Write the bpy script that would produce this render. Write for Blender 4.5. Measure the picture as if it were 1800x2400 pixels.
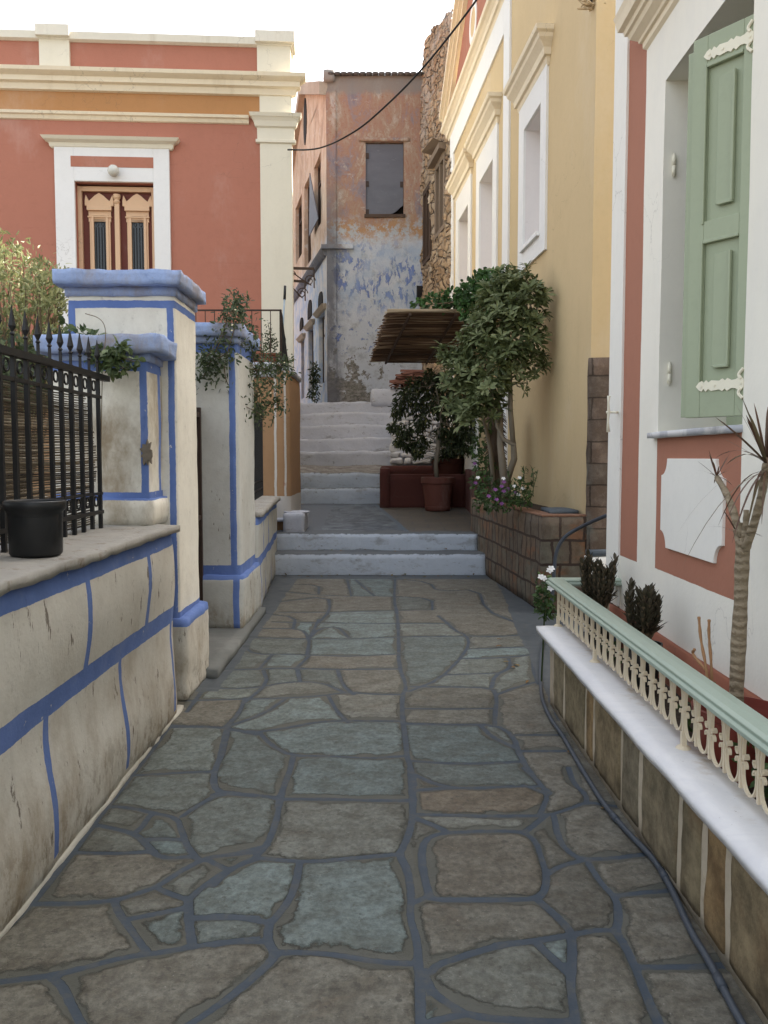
import bpy, math, random
import numpy as np
from mathutils import Vector, noise
random.seed(7)
R = random.Random(11)
sc = bpy.context.scene
COL = sc.collection
for o in list(bpy.data.objects): bpy.data.objects.remove(o)

# ------------------------------------------------------------------ camera
F = 1980.0; PITCH = math.atan(130/F); CP, SP = math.cos(PITCH), math.sin(PITCH); EYE = 1.5
cam = bpy.data.objects.new('camera', bpy.data.cameras.new('camera')); COL.objects.link(cam)
cam.location = (0, 0, EYE); cam.rotation_euler = (math.pi/2-PITCH, 0, 0)
cam.data.sensor_fit = 'VERTICAL'; cam.data.sensor_height = 24; cam.data.sensor_width = 18
cam.data.lens = 24*F/2400; cam.data.clip_start = .05; cam.data.clip_end = 3000
sc.camera = cam
# ------------------------------------------------------------------ sky, sun, exposure
SUN_EL, SUN_AZ = math.radians(50), math.radians(52)     # azimuth clockwise from +Y (towards +X)
w = bpy.data.worlds.new('World'); sc.world = w; w.use_nodes = True
nt = w.node_tree; nt.nodes.clear()
sky = nt.nodes.new('ShaderNodeTexSky'); sky.sky_type = 'NISHITA'; sky.sun_disc = False
sky.sun_elevation = SUN_EL; sky.sun_rotation = SUN_AZ
sky.air_density = 1.2; sky.dust_density = 4.0; sky.ozone_density = 1.0; sky.altitude = 0
hs = nt.nodes.new('ShaderNodeHueSaturation'); hs.inputs['Saturation'].default_value = .46
bg = nt.nodes.new('ShaderNodeBackground'); bg.inputs[1].default_value = .15
wo = nt.nodes.new('ShaderNodeOutputWorld')
tn_ = nt.nodes.new('ShaderNodeMix'); tn_.data_type = 'RGBA'; tn_.blend_type = 'MULTIPLY'; tn_.inputs[0].default_value = 1; tn_.inputs[7].default_value = (1.03, 1.0, .95, 1)
nt.links.new(sky.outputs[0], hs.inputs['Color']); nt.links.new(hs.outputs[0], tn_.inputs[6]); nt.links.new(tn_.outputs[2], bg.inputs[0]); nt.links.new(bg.outputs[0], wo.inputs[0])
sun = bpy.data.objects.new('sun', bpy.data.lights.new('sun', 'SUN')); COL.objects.link(sun)
sun.data.energy = 4.0; sun.data.angle = math.radians(.5); sun.data.color = (1, .93, .82)
sd = Vector((math.sin(SUN_AZ)*math.cos(SUN_EL), math.cos(SUN_AZ)*math.cos(SUN_EL), math.sin(SUN_EL)))
sun.rotation_euler = sd.to_track_quat('Z', 'Y').to_euler(); sun.location = (8, 8, 14)
sc.view_settings.view_transform = 'Standard'; sc.view_settings.look = 'None'
sc.view_settings.gamma = 1; sc.view_settings.exposure = 1.85
sc.render.engine = 'CYCLES'
sc.render.resolution_x = 768; sc.render.resolution_y = 1024
try: sc.cycles.use_denoising = True; sc.cycles.max_bounces = 8; sc.cycles.diffuse_bounces = 5
except Exception: pass

# ------------------------------------------------------------------ measuring: a point of a real plane seen at photo pixel (u, v)
def ray(u, v):
    dx = (u-900)/F; dy = -(v-1200)/F
    return Vector((dx, CP+dy*SP, -SP+dy*CP))
def P(u, v, X=None, Y=None, Z=None):
    d = ray(u, v)
    t = X/d.x if X is not None else Y/d.y if Y is not None else (Z-EYE)/d.z
    return Vector((0, 0, EYE)) + d*t
class Frame:   # a facade: s metres along e, z up, o metres out along n
    def __init__(s, x, y, ex, ey, side=1):
        l = math.hypot(ex, ey); s.o = Vector((x, y, 0)); s.e = Vector((ex/l, ey/l, 0))
        s.n = Vector((ey/l, -ex/l, 0))*side
    def p(s, a, z, o=0): return s.o + s.e*a + s.n*o + Vector((0, 0, z))
    def m(s, u, v):
        d = ray(u, v); c = Vector((0, 0, EYE)); t = (s.o-c).dot(s.n)/d.dot(s.n); q = c+d*t
        return (q-s.o).dot(s.e), q.z
    def S(s, u, v=1070): return s.m(u, v)[0]
    def Z(s, u, v): return s.m(u, v)[1]

# ------------------------------------------------------------------ mesh building
def nz(p, sc_, seed=0): return noise.noise_vector(Vector(p)*sc_ + Vector((seed, seed*1.7, 0)))
class MB:
    def __init__(s): s.v = []; s.f = []; s.c = []; s.tone = None
    def add(s, vs, fs, tone=.5):
        b = len(s.v); s.v += [Vector(q) for q in vs]; s.f += [[i+b for i in f] for f in fs]; s.c += [tone]*len(vs)
        return s
    def box(s, x0, x1, y0, y1, z0, z1, tone=.5):
        v = [(x, y, z) for z in (z0, z1) for y in (y0, y1) for x in (x0, x1)]
        return s.add(v, [(0,2,3,1),(4,5,7,6),(0,1,5,4),(1,3,7,5),(3,2,6,7),(2,0,4,6)], tone)
    def fbox(s, fr, a0, a1, z0, z1, o0, o1, tone=.5):
        v = [fr.p(a, z, o) for z in (z0, z1) for o in (o0, o1) for a in (a0, a1)]
        f = [(0,2,3,1),(4,5,7,6),(0,1,5,4),(1,3,7,5),(3,2,6,7),(2,0,4,6)]
        return s.add(v, f, tone)
    def rbox(s, x0, x1, y0, y1, z0, z1, seg=.12, amp=.012, fs=3.0, fr=None, rnd=.02):
        # hand-plastered block: subdivided, soft edges, uneven faces
        def div(a, b): return max(1, min(90, int(round((b-a)/seg))))
        nx, ny, nz_ = div(x0, x1), div(y0, y1), div(z0, z1); idx = {}; base = len(s.v)
        cx, cy, cz = (x0+x1)/2, (y0+y1)/2, (z0+z1)/2; hx, hy, hz = abs(x1-x0)/2, abs(y1-y0)/2, abs(z1-z0)/2
        def vid(i, j, k):
            key = (i, j, k)
            if key not in idx:
                p = Vector((x0+(x1-x0)*i/nx, y0+(y1-y0)*j/ny, z0+(z1-z0)*k/nz_))
                if rnd:
                    r = min(rnd, hx, hy, hz); q = p-Vector((cx, cy, cz)); inner = Vector((hx-r, hy-r, hz-r))
                    cl = Vector([max(-inner[a], min(inner[a], q[a])) for a in range(3)]); dd = q-cl
                    if dd.length > 1e-6: q = cl+dd.normalized()*min(r, dd.length) if dd.length > r else q
                    p = q+Vector((cx, cy, cz))
                w_ = fr.p(p.x, p.z, p.y) if fr else p
                w_ = w_ + nz(w_, fs)*amp + nz(w_, fs*3.3, 5)*amp*.35
                idx[key] = len(s.v); s.v.append(w_); s.c.append(.5)
            return idx[key]
        for i in range(nx):
            for j in range(ny):
                s.f.append([vid(i,j,0), vid(i,j+1,0), vid(i+1,j+1,0), vid(i+1,j,0)])
                s.f.append([vid(i,j,nz_), vid(i+1,j,nz_), vid(i+1,j+1,nz_), vid(i,j+1,nz_)])
        for i in range(nx):
            for k in range(nz_):
                s.f.append([vid(i,0,k), vid(i+1,0,k), vid(i+1,0,k+1), vid(i,0,k+1)])
                s.f.append([vid(i,ny,k), vid(i,ny,k+1), vid(i+1,ny,k+1), vid(i+1,ny,k)])
        for j in range(ny):
            for k in range(nz_):
                s.f.append([vid(0,j,k), vid(0,j,k+1), vid(0,j+1,k+1), vid(0,j+1,k)])
                s.f.append([vid(nx,j,k), vid(nx,j+1,k), vid(nx,j+1,k+1), vid(nx,j,k+1)])
        return s
    def sheet(s, fr, a0, a1, z0, z1, holes=(), depth=.3, seg=.5, amp=0, fs=2.0, thick=0):
        # facade skin with real openings (a0,a1,z0,z1) and reveals
        def cuts(lo, hi, extra):
            c = sorted(set([lo, hi]+[round(x, 4) for x in extra if lo < x < hi])); out = []
            for p, q in zip(c, c[1:]):
                n = max(1, int(math.ceil((q-p)/seg))); out += [p+(q-p)*i/n for i in range(n)]
            return out+[c[-1]]
        A = cuts(a0, a1, [h[0] for h in holes]+[h[1] for h in holes]); Z = cuts(z0, z1, [h[2] for h in holes]+[h[3] for h in holes])
        idx = {}
        def vid(a, z, o):
            k = (round(a,4), round(z,4), o)
            if k not in idx:
                p = fr.p(a, z, o)
                if amp: p = p + fr.n*(nz(p, fs).x*amp+nz(p, fs*4, 3).x*amp*.35)
                idx[k] = len(s.v); s.v.append(p); s.c.append(.5)
            return idx[k]
        def inh(a, z): return any(h[0] < a < h[1] and h[2] < z < h[3] for h in holes)
        for a, b in zip(A, A[1:]):
            for c, d in zip(Z, Z[1:]):
                if not inh((a+b)/2, (c+d)/2): s.f.append([vid(a,c,0), vid(b,c,0), vid(b,d,0), vid(a,d,0)])
        for h in holes:
            for a, b in zip(A, A[1:]):
                if h[0] <= a and b <= h[1]+1e-4 or (h[0]-1e-3 < a and b < h[1]+1e-3):
                    for z in (h[2], h[3]): s.f.append([vid(a,round(z,4),0), vid(b,round(z,4),0), vid(b,round(z,4),-depth), vid(a,round(z,4),-depth)])
            for c, d in zip(Z, Z[1:]):
                if h[2]-1e-3 < c and d < h[3]+1e-3:
                    for a in (h[0], h[1]): s.f.append([vid(round(a,4),c,0), vid(round(a,4),d,0), vid(round(a,4),d,-depth), vid(round(a,4),c,-depth)])
        return s
    def mould(s, fr, a0, a1, prof, ends=True):
        # cornice: profile (out, z) run along s with mitred returns
        rings = []
        m = 1 if ends else 0
        for kind in range(4):
            ring = []
            for (o, z) in prof:
                if kind == 0: ring.append(fr.p(a0-o*m, z, -.02))
                if kind == 1: ring.append(fr.p(a0-o*m, z, o))
                if kind == 2: ring.append(fr.p(a1+o*m, z, o))
                if kind == 3: ring.append(fr.p(a1+o*m, z, -.02))
            rings.append(ring)
        n = len(prof); vs = sum(rings, []); fs = []
        for r in range(3):
            for i in range(n-1): fs.append([r*n+i, (r+1)*n+i, (r+1)*n+i+1, r*n+i+1])
        for i in (0, n-1): fs.append([i, n+i, 2*n+i, 3*n+i])
        return s.add(vs, fs)
    def tube(s, pts, r, n=8, tone=.5, flat=1.0, cap=True):
        pts = [Vector(p) for p in pts]; rs = r if isinstance(r, (list, tuple)) else [r]*len(pts)
        vs = []; prev = None
        for i, p in enumerate(pts):
            t = (pts[min(i+1, len(pts)-1)]-pts[max(i-1, 0)])
            t = t.normalized() if t.length > 1e-9 else Vector((0,0,1))
            if prev is None:
                up = Vector((0,0,1)) if abs(t.z) < .9 else Vector((1,0,0)); a = t.cross(up).normalized()
            else:
                a = (prev - t*prev.dot(t)); a = a.normalized() if a.length > 1e-6 else t.orthogonal().normalized()
            prev = a; b = t.cross(a)
            for k in range(n):
                an = 2*math.pi*(k+.5)/n; vs.append(p + a*math.cos(an)*rs[i] + b*math.sin(an)*rs[i]*flat)
        fs = []
        for i in range(len(pts)-1):
            for k in range(n): fs.append([i*n+k, i*n+(k+1)%n, (i+1)*n+(k+1)%n, (i+1)*n+k])
        if cap: fs += [list(range(n))[::-1], [(len(pts)-1)*n+k for k in range(n)]]
        return s.add(vs, fs, tone)
    def lathe(s, c, prof, n=28, tone=.5):
        c = Vector(c); vs = [c+Vector((r*math.cos(2*math.pi*k/n), r*math.sin(2*math.pi*k/n), z)) for (r, z) in prof for k in range(n)]
        fs = [[i*n+k, i*n+(k+1)%n, (i+1)*n+(k+1)%n, (i+1)*n+k] for i in range(len(prof)-1) for k in range(n)]
        if prof[0][0] > .001: fs.append(list(range(n))[::-1])
        if prof[-1][0] > .001: fs.append([(len(prof)-1)*n+k for k in range(n)])
        return s.add(vs, fs, tone)
    def leaf(s, p, d, up, L, W, tone=.5, bend=.25, ob=False):
        p = Vector(p); d = Vector(d).normalized(); side = d.cross(Vector(up)); side = side.normalized() if side.length > 1e-5 else d.orthogonal().normalized()
        nn = side.cross(d)
        def q(t, w_): return p + d*L*t + side*W*w_ - nn*L*bend*t*t + nn*abs(w_)*W*.35
        if ob:
            vs = [q(0,0), q(.35,.26), q(.35,-.26), q(.4,0), q(.74,.5), q(.74,-.5), q(.76,0), q(1,0)]
            return s.add(vs, [(0,3,1),(0,2,3),(1,3,6,4),(3,2,5,6),(4,6,7),(6,5,7)], tone)
        vs = [q(0,0), q(.3,.42), q(.3,-.42), q(.35,0), q(.7,.4), q(.7,-.4), q(.72,0), q(1,0)]
        return s.add(vs, [(0,3,1),(0,2,3),(1,3,6,4),(3,2,5,6),(4,6,7),(6,5,7)], tone)
    def extr(s, fr, poly, o0, o1, tone=.5):   # polygon in (s,z) given thickness
        n = len(poly); vs = [fr.p(a, z, o0) for a, z in poly]+[fr.p(a, z, o1) for a, z in poly]
        fs = [list(range(n)), list(range(n, 2*n))[::-1]] + [[i, (i+1)%n, n+(i+1)%n, n+i] for i in range(n)]
        return s.add(vs, fs, tone)
    def wob(s, amp, fs=3.0, seed=0):
        s.v = [p + nz(p, fs, seed)*amp for p in s.v]; return s
    def build(s, name, mat, parent=None, smooth=False, bevel=0, label=None, fix=True):
        if not s.v: return None
        if parent is not None: org = Vector(WL[parent.name])
        else:
            xs = [p.x for p in s.v]; ys = [p.y for p in s.v]; org = Vector(((min(xs)+max(xs))/2, (min(ys)+max(ys))/2, min(p.z for p in s.v)))
        me = bpy.data.meshes.new(name); me.from_pydata([tuple(p-org) for p in s.v], [], s.f); me.update()
        if len(set(s.c)) > 1:
            at = me.attributes.new('tone', 'FLOAT', 'POINT'); at.data.foreach_set('value', s.c)
        if fix:
            import bmesh
            b = bmesh.new(); b.from_mesh(me); bmesh.ops.recalc_face_normals(b, faces=b.faces); b.to_mesh(me); b.free()
        me.materials.append(mat)
        if smooth: me.polygons.foreach_set('use_smooth', [True]*len(me.polygons))
        o = bpy.data.objects.new(name, me); COL.objects.link(o)
        if parent is not None: o.parent = parent; WL[o.name] = tuple(org)
        else: o.location = org; WL[o.name] = tuple(org)
        if bevel:
            bm = o.modifiers.new('bevel', 'BEVEL'); bm.width = bevel; bm.segments = 2; bm.limit_method = 'ANGLE'; bm.angle_limit = math.radians(40)
        if label: o['label'] = label
        return o
WL = {}
def empty(name, loc, label, cat, group=None):
    o = bpy.data.objects.new(name, None); COL.objects.link(o); o.location = loc; o.empty_display_size = .2
    o['label'] = label; o['category'] = cat
    if group: o['group'] = group
    WL[o.name] = tuple(loc); return o
def tag(o, label, cat, group=None):
    o['label'] = label; o['category'] = cat
    if group: o['group'] = group
    return o
def struct(o): o['kind'] = 'structure'; return o

# ------------------------------------------------------------------ materials
class NM:
    def __init__(s, name, rough=.85, spec=.25):
        s.m = bpy.data.materials.new(name); s.m.use_nodes = True; s.t = s.m.node_tree
        s.b = s.t.nodes['Principled BSDF']; s.b.inputs['Roughness'].default_value = rough
        s.b.inputs['Specular IOR Level'].default_value = spec
        g = s.t.nodes.new('ShaderNodeNewGeometry'); s.pos = g.outputs['Position']; s.nor = g.outputs['Normal']
        x = s.t.nodes.new('ShaderNodeSeparateXYZ'); s.L(s.pos, x.inputs[0]); s.x, s.y, s.z = x.outputs
        s.h = None
    def L(s, a, b): s.t.links.new(a, b)
    def put(s, sock, v):
        if isinstance(v, (int, float)): sock.default_value = v
        elif isinstance(v, (tuple, list)): sock.default_value = tuple(v)+(1,) if len(v) == 3 and len(sock.default_value) == 4 else tuple(v)
        else: s.L(v, sock)
    def mt(s, op, a, b=0.0, clamp=False):
        n = s.t.nodes.new('ShaderNodeMath'); n.operation = op; n.use_clamp = clamp; s.put(n.inputs[0], a); s.put(n.inputs[1], b); return n.outputs[0]
    def add(s, a, b): return s.mt('ADD', a, b)
    def mul(s, a, b): return s.mt('MULTIPLY', a, b)
    def mx(s, a, b): return s.mt('MAXIMUM', a, b)
    def vec(s, sx=1, sy=1, sz=1, src=None):
        n = s.t.nodes.new('ShaderNodeVectorMath'); n.operation = 'MULTIPLY'; s.put(n.inputs[0], src or s.pos); n.inputs[1].default_value = (sx, sy, sz); return n.outputs[0]
    def noise(s, scale, detail=4, rough=.55, vec=None, dist=0):
        n = s.t.nodes.new('ShaderNodeTexNoise'); n.inputs['Scale'].default_value = scale; n.inputs['Detail'].default_value = detail
        n.inputs['Roughness'].default_value = rough; n.inputs['Distortion'].default_value = dist; s.L(vec or s.pos, n.inputs['Vector']); return n.outputs['Fac']
    def voro(s, scale, feat='F1', vec=None, rand=1.0, out='Distance'):
        n = s.t.nodes.new('ShaderNodeTexVoronoi'); n.feature = feat; n.inputs['Scale'].default_value = scale; n.inputs['Randomness'].default_value = rand
        s.L(vec or s.pos, n.inputs['Vector']); return n.outputs[out]
    def step(s, a, lo, hi):
        n = s.t.nodes.new('ShaderNodeMapRange'); n.interpolation_type = 'SMOOTHSTEP'; s.put(n.inputs[0], a); n.inputs[1].default_value = lo; n.inputs[2].default_value = hi; return n.outputs[0]
    def ramp(s, f, stops):
        n = s.t.nodes.new('ShaderNodeValToRGB'); s.L(f, n.inputs[0]); el = n.color_ramp.elements
        el[0].position, el[0].color = stops[0][0], tuple(stops[0][1])+(1,)
        el[1].position, el[1].color = stops[-1][0], tuple(stops[-1][1])+(1,)
        for p, c in stops[1:-1]: e = el.new(p); e.color = tuple(c)+(1,)
        return n.outputs[0]
    def mix(s, f, a, b, mode='MIX'):
        n = s.t.nodes.new('ShaderNodeMix'); n.data_type = 'RGBA'; n.blend_type = mode
        s.put(n.inputs[0], f); s.put(n.inputs[6], a); s.put(n.inputs[7], b); return n.outputs[2]
    def attr(s, name, out='Fac'):
        n = s.t.nodes.new('ShaderNodeAttribute'); n.attribute_name = name; return n.outputs[out]
    def band(s, coord, c, hw): return s.mt('LESS_THAN', s.mt('ABSOLUTE', s.mt('SUBTRACT', coord, c)), hw)
    def rng(s, coord, lo, hi): return s.band(coord, (lo+hi)/2, (hi-lo)/2)
    def wobc(s, coord, scale=4, amp=.012):
        a = s.mul(s.mt('SUBTRACT', s.noise(scale, 3), .5), amp*2); b = s.mul(s.mt('SUBTRACT', s.noise(scale*9, 2), .5), amp*.6)
        return s.add(coord, s.add(a, b))
    def fin(s, col, h=None, bd=.004, bs=.6, rough=None):
        s.put(s.b.inputs['Base Color'], col)
        if h is not None:
            n = s.t.nodes.new('ShaderNodeBump'); n.inputs['Strength'].default_value = bs; n.inputs['Distance'].default_value = bd
            s.L(h, n.inputs['Height']); s.L(n.outputs[0], s.b.inputs['Normal'])
        if rough is not None: s.put(s.b.inputs['Roughness'], rough)
        return s.m
def sc3(c, k): return tuple(min(1, x*k) for x in c)
def vary(n, col, v=.12, big=1.2, fine=18):
    c = n.mix(n.noise(big, 5, .6), sc3(col, 1-v), sc3(col, 1+v*.7))
    return n.mix(n.mul(n.step(n.noise(fine, 4, .65), .45, .75), v*1.6), c, sc3(col, .62))
def hair(n, c, k=.35):
    # hairline cracks and faint damp clouds
    wv = n.t.nodes.new('ShaderNodeVectorMath'); wv.operation = 'ADD'; nn = n.t.nodes.new('ShaderNodeTexNoise'); nn.inputs['Scale'].default_value = 2.5; nn.inputs['Detail'].default_value = 6; n.L(n.pos, nn.inputs['Vector']); n.L(nn.outputs['Color'], wv.inputs[1]); n.L(n.pos, wv.inputs[0])
    e = n.voro(.9, 'DISTANCE_TO_EDGE', wv.outputs[0]); hv = n.mul(n.mt('SUBTRACT', 1.0, n.step(e, .0, .006)), n.step(n.noise(.8, 3), .54, .62)); c = n.mix(n.mul(hv, k), c, (.12,.10,.08))
    cl = n.noise(.7, 6, .72, n.vec(1, 1, .55)); c = n.mix(n.mul(n.step(cl, .5, .72), .16), c, n.mix(1, c, (.66,.62,.58), 'MULTIPLY')); c = n.mix(n.mul(n.step(cl, .48, .3), .10), c, (.85,.82,.76)); return hv, c
def plaster(name, col, v=.1, bd=.004, grain=60, dirt=0, rough=.9):
    n = NM(name, rough); c = vary(n, col, v)
    if dirt:
        st = n.noise(3.0, 6, .7, n.vec(1.6, 1.6, .22)); c = n.mix(n.mul(n.step(st, .52, .78), dirt), c, sc3((col[0]*.62, col[1]*.56, col[2]*.48), 1))
    hv, c = hair(n, c); h = n.add(n.add(n.mul(n.noise(grain, 3, .6), .35), n.noise(7, 4, .6)), n.mul(hv, -.6))
    return n.fin(c, h, bd, .5)
def metal(name, col, rough=.5, v=.15):
    n = NM(name, rough, .4); return n.fin(vary(n, col, v, 6, 60), n.noise(120, 3), .001, .4)
def leafmat(name, stops, rough=.5, sss=True):
    n = NM(name, rough, .35); c = n.ramp(n.attr('tone'), stops); c = n.mix(n.mul(n.noise(25, 2), .5), c, n.mix(.5, c, (.2, .22, .1)))
    m = n.fin(c); n.b.inputs['Transmission Weight'].default_value = 0
    # thin leaf: some light passes through
    tr = n.t.nodes.new('ShaderNodeBsdfTranslucent'); n.L(c, tr.inputs[0]); mixs = n.t.nodes.new('ShaderNodeMixShader'); mixs.inputs[0].default_value = .3
    out = [q for q in n.t.nodes if q.type == 'OUTPUT_MATERIAL'][0]
    n.L(n.b.outputs[0], mixs.inputs[1]); n.L(tr.outputs[0], mixs.inputs[2]); n.L(mixs.outputs[0], out.inputs[0]); return m

WHITE = (.80, .795, .78); CREAM = (.74, .68, .55); RUST = (.44, .185, .125); BLUE = (.14, .22, .50)
m_white = plaster('white_plaster', WHITE, .05, .003)
m_whitew = plaster('warm_white_plaster', (.84, .82, .76), .05, .003)
m_cream = plaster('cream_moulding', (.80, .70, .53), .07, .002, dirt=.35)
m_creamp = plaster('cream_pilaster', (.76, .71, .58), .05, .003, dirt=.12)
m_rust = plaster('rust_plaster', RUST, .10, .004, dirt=.1)
m_rust2 = plaster('terracotta_plaster', (.38, .16, .105), .10, .004)
m_frieze = plaster('orange_plaster', (.46, .225, .095), .1, .003)
n = NM('yellow_plaster', .9); c = vary(n, (.60, .46, .265), .06); hv, c = hair(n, c, .3)
st = n.noise(5, 6, .7, n.vec(1.5, 1.5, .16)); low = n.mt('SUBTRACT', 1.0, n.step(n.add(n.z, n.mul(st, -1.2)), .2, 2.2)); c = n.mix(n.mul(low, .40), c, (.36,.29,.17)); c = n.mix(n.mul(n.step(st, .55, .75), .13), c, (.38,.30,.18))
m_yellow = n.fin(c, n.add(n.add(n.mul(n.noise(60, 3), .35), n.noise(7, 4)), n.mul(hv, -.6)), .003, .5)
m_ochre = plaster('ochre_plaster', (.42, .235, .105), .1, .003, dirt=.2)
m_dark = NM('opening_shade', .9).fin((.015, .013, .012))  # near-black colour painting in the shade inside openings
m_iron = metal('black_iron', (.012, .012, .013), .55)
m_ironr = metal('rusty_iron', (.05, .03, .022), .7, .4)
m_creamiron = metal('cream_painted_iron', (.72, .62, .45), .45, .08)
m_greenrail = metal('green_painted_rail', (.34, .41, .335), .4, .08)
m_redbox = plaster('dark_red_plaster', (.09, .030, .024), .12, .004)  # darkened so the colour holds the landing's deep shade
m_soil = NM('soil'); m_soil = m_soil.fin(vary(m_soil, (.05, .035, .025), .3, 5, 40), m_soil.noise(30, 5), .02, 1)
m_conduit = metal('grey_conduit', (.06, .072, .09), .55)
m_cable = metal('black_cable', (.01, .01, .01), .6)
m_terra = plaster('terracotta_pot', (.115, .040, .029), .12, .001, rough=.6)  # pot colour darkened to carry the deep shade on the landing
m_greenw = None
def wood(name, col, v=.3, axis=2, rough=.75):
    n = NM(name, rough); k = [14, 14, 14]; k[axis] = 1.2
    g = n.noise(2.2, 6, .7, n.vec(*k)); return n.fin(n.mix(g, sc3(col, 1-v), sc3(col, 1+v)), g, .003, .5)
m_woodd = wood('dark_weathered_wood', (.07, .045, .032)); m_woodg = wood('grey_brown_wood', (.20, .15, .11))
n = NM('green_shutter_paint', .5, .35)
m_green = n.fin(vary(n, (.33, .375, .26), .08, 2, 30), n.noise(3, 4, .6, n.vec(18, 18, .8)), .0012, .4)

# garden wall: cream plaster with hand-painted blue courses, dirt and flakes
def painted(name, strips, base=(.62, .58, .49), blue=BLUE, frame_e=None, dirtz=.55, flake=.55):
    n = NM(name, .9); base_c = vary(n, base, .14, 1.8, 14)
    low = n.mt('SUBTRACT', 1.0, n.step(n.z, .05, dirtz*2)); d = n.noise(2.4, 6, .7, n.vec(1, 1, .6))
    c = n.mix(n.mul(n.step(d, .40, .75), n.add(n.mul(low, .75), .22)), base_c, (.28, .215, .135)); sp_ = n.mul(n.step(n.noise(11, 7, .75, n.vec(1,1,.7)), .50, .60), n.mt('SUBTRACT', 1.0, n.step(n.z, .02, .42))); c = n.mix(n.mul(sp_, .6 if dirtz > .1 else 0), c, (.21,.165,.11))
    fl = n.noise(9, 6, .72, n.vec(1.6, 1.6, .45)); c = n.mix(n.mul(n.step(fl, .68-.06*flake, .71-.05*flake), .85), c, (.16, .13, .10)); c = n.mix(n.mul(n.step(n.noise(33, 5, .7), .60, .68), .28), c, (.26,.23,.19))
    sx_ = n.t.nodes.new('ShaderNodeSeparateXYZ'); n.L(n.nor, sx_.inputs[0]); fx_ = n.mt('GREATER_THAN', n.mt('ABSOLUTE', sx_.outputs[0]), .6); fy_ = n.mt('GREATER_THAN', n.mt('ABSOLUTE', sx_.outputs[1]), .6)
    zz = n.wobc(n.z, 5, .008); yy = n.wobc(n.y, 5, .008); xx = n.wobc(n.x, 5, .008); mask = None
    for ax, c0, hw, lo, hi in strips:   # ax 'z': horizontal line at z=c0 over y lo..hi; 'y': vertical line at y=c0 over z lo..hi; 'x' same in x
        if ax == 'z': q = n.mul(n.band(zz, c0, hw), n.rng(yy, lo, hi))
        elif ax == 'y': q = n.mul(fx_, n.mul(n.band(yy, c0, hw), n.rng(zz, lo, hi)))
        else: q = n.mul(fy_, n.mul(n.band(xx, c0, hw), n.rng(zz, lo, hi)))
        mask = q if mask is None else n.mx(mask, q)
    if mask is not None:
        bw = n.mix(n.noise(6, 5, .65), sc3(blue, .62), sc3(blue, 1.15)); bw = n.mix(n.mul(n.step(n.noise(3, 5, .7), .5, .8), .5), bw, (.22, .25, .33))
        worn = n.mt('SUBTRACT', 1.0, n.mul(n.step(n.noise(22, 5, .7), .66, .70), .8)); c = n.mix(n.mul(mask, worn), c, bw)
    if mask is not None: h0 = n.mul(mask, -.9)
    else:
        h0 = n.mul(n.noise(26, 7, .8), 1.2); chip = n.step(n.noise(7, 7, .8), .66, .69); c = n.mix(n.mul(chip, .7), c, (.20,.20,.21)); c = n.mix(n.mul(n.step(n.noise(14, 6, .75), .5, .7), .45), c, (.19,.27,.50))
    h = n.add(n.add(n.add(n.mul(n.noise(70, 3), .3), h0), n.noise(9, 5, .6)), n.mul(n.step(fl, .62, .70), -.8))
    return n.fin(c, h, .006, .7)
m_blue = painted('blue_cap_paint', [], base=(.33, .43, .68), dirtz=.01, flake=-1.5)

# ------------------------------------------------------------------ ground sheet and the paved path
m_gray = NM('grey_cement'); m_gray = m_gray.fin(vary(m_gray, (.085, .1, .118), .2, 2, 30), m_gray.noise(40, 5), .005, .7)
g = MB(); g.add([(-400,-300,-.03),(400,-300,-.03),(400,900,-.03),(-400,900,-.03)], [(0,1,2,3)])
n = NM('ground_earth'); struct(g.build('ground', n.fin(vary(n, (.17,.15,.12), .2, .3, 8), n.noise(4, 6), .03)))

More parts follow.
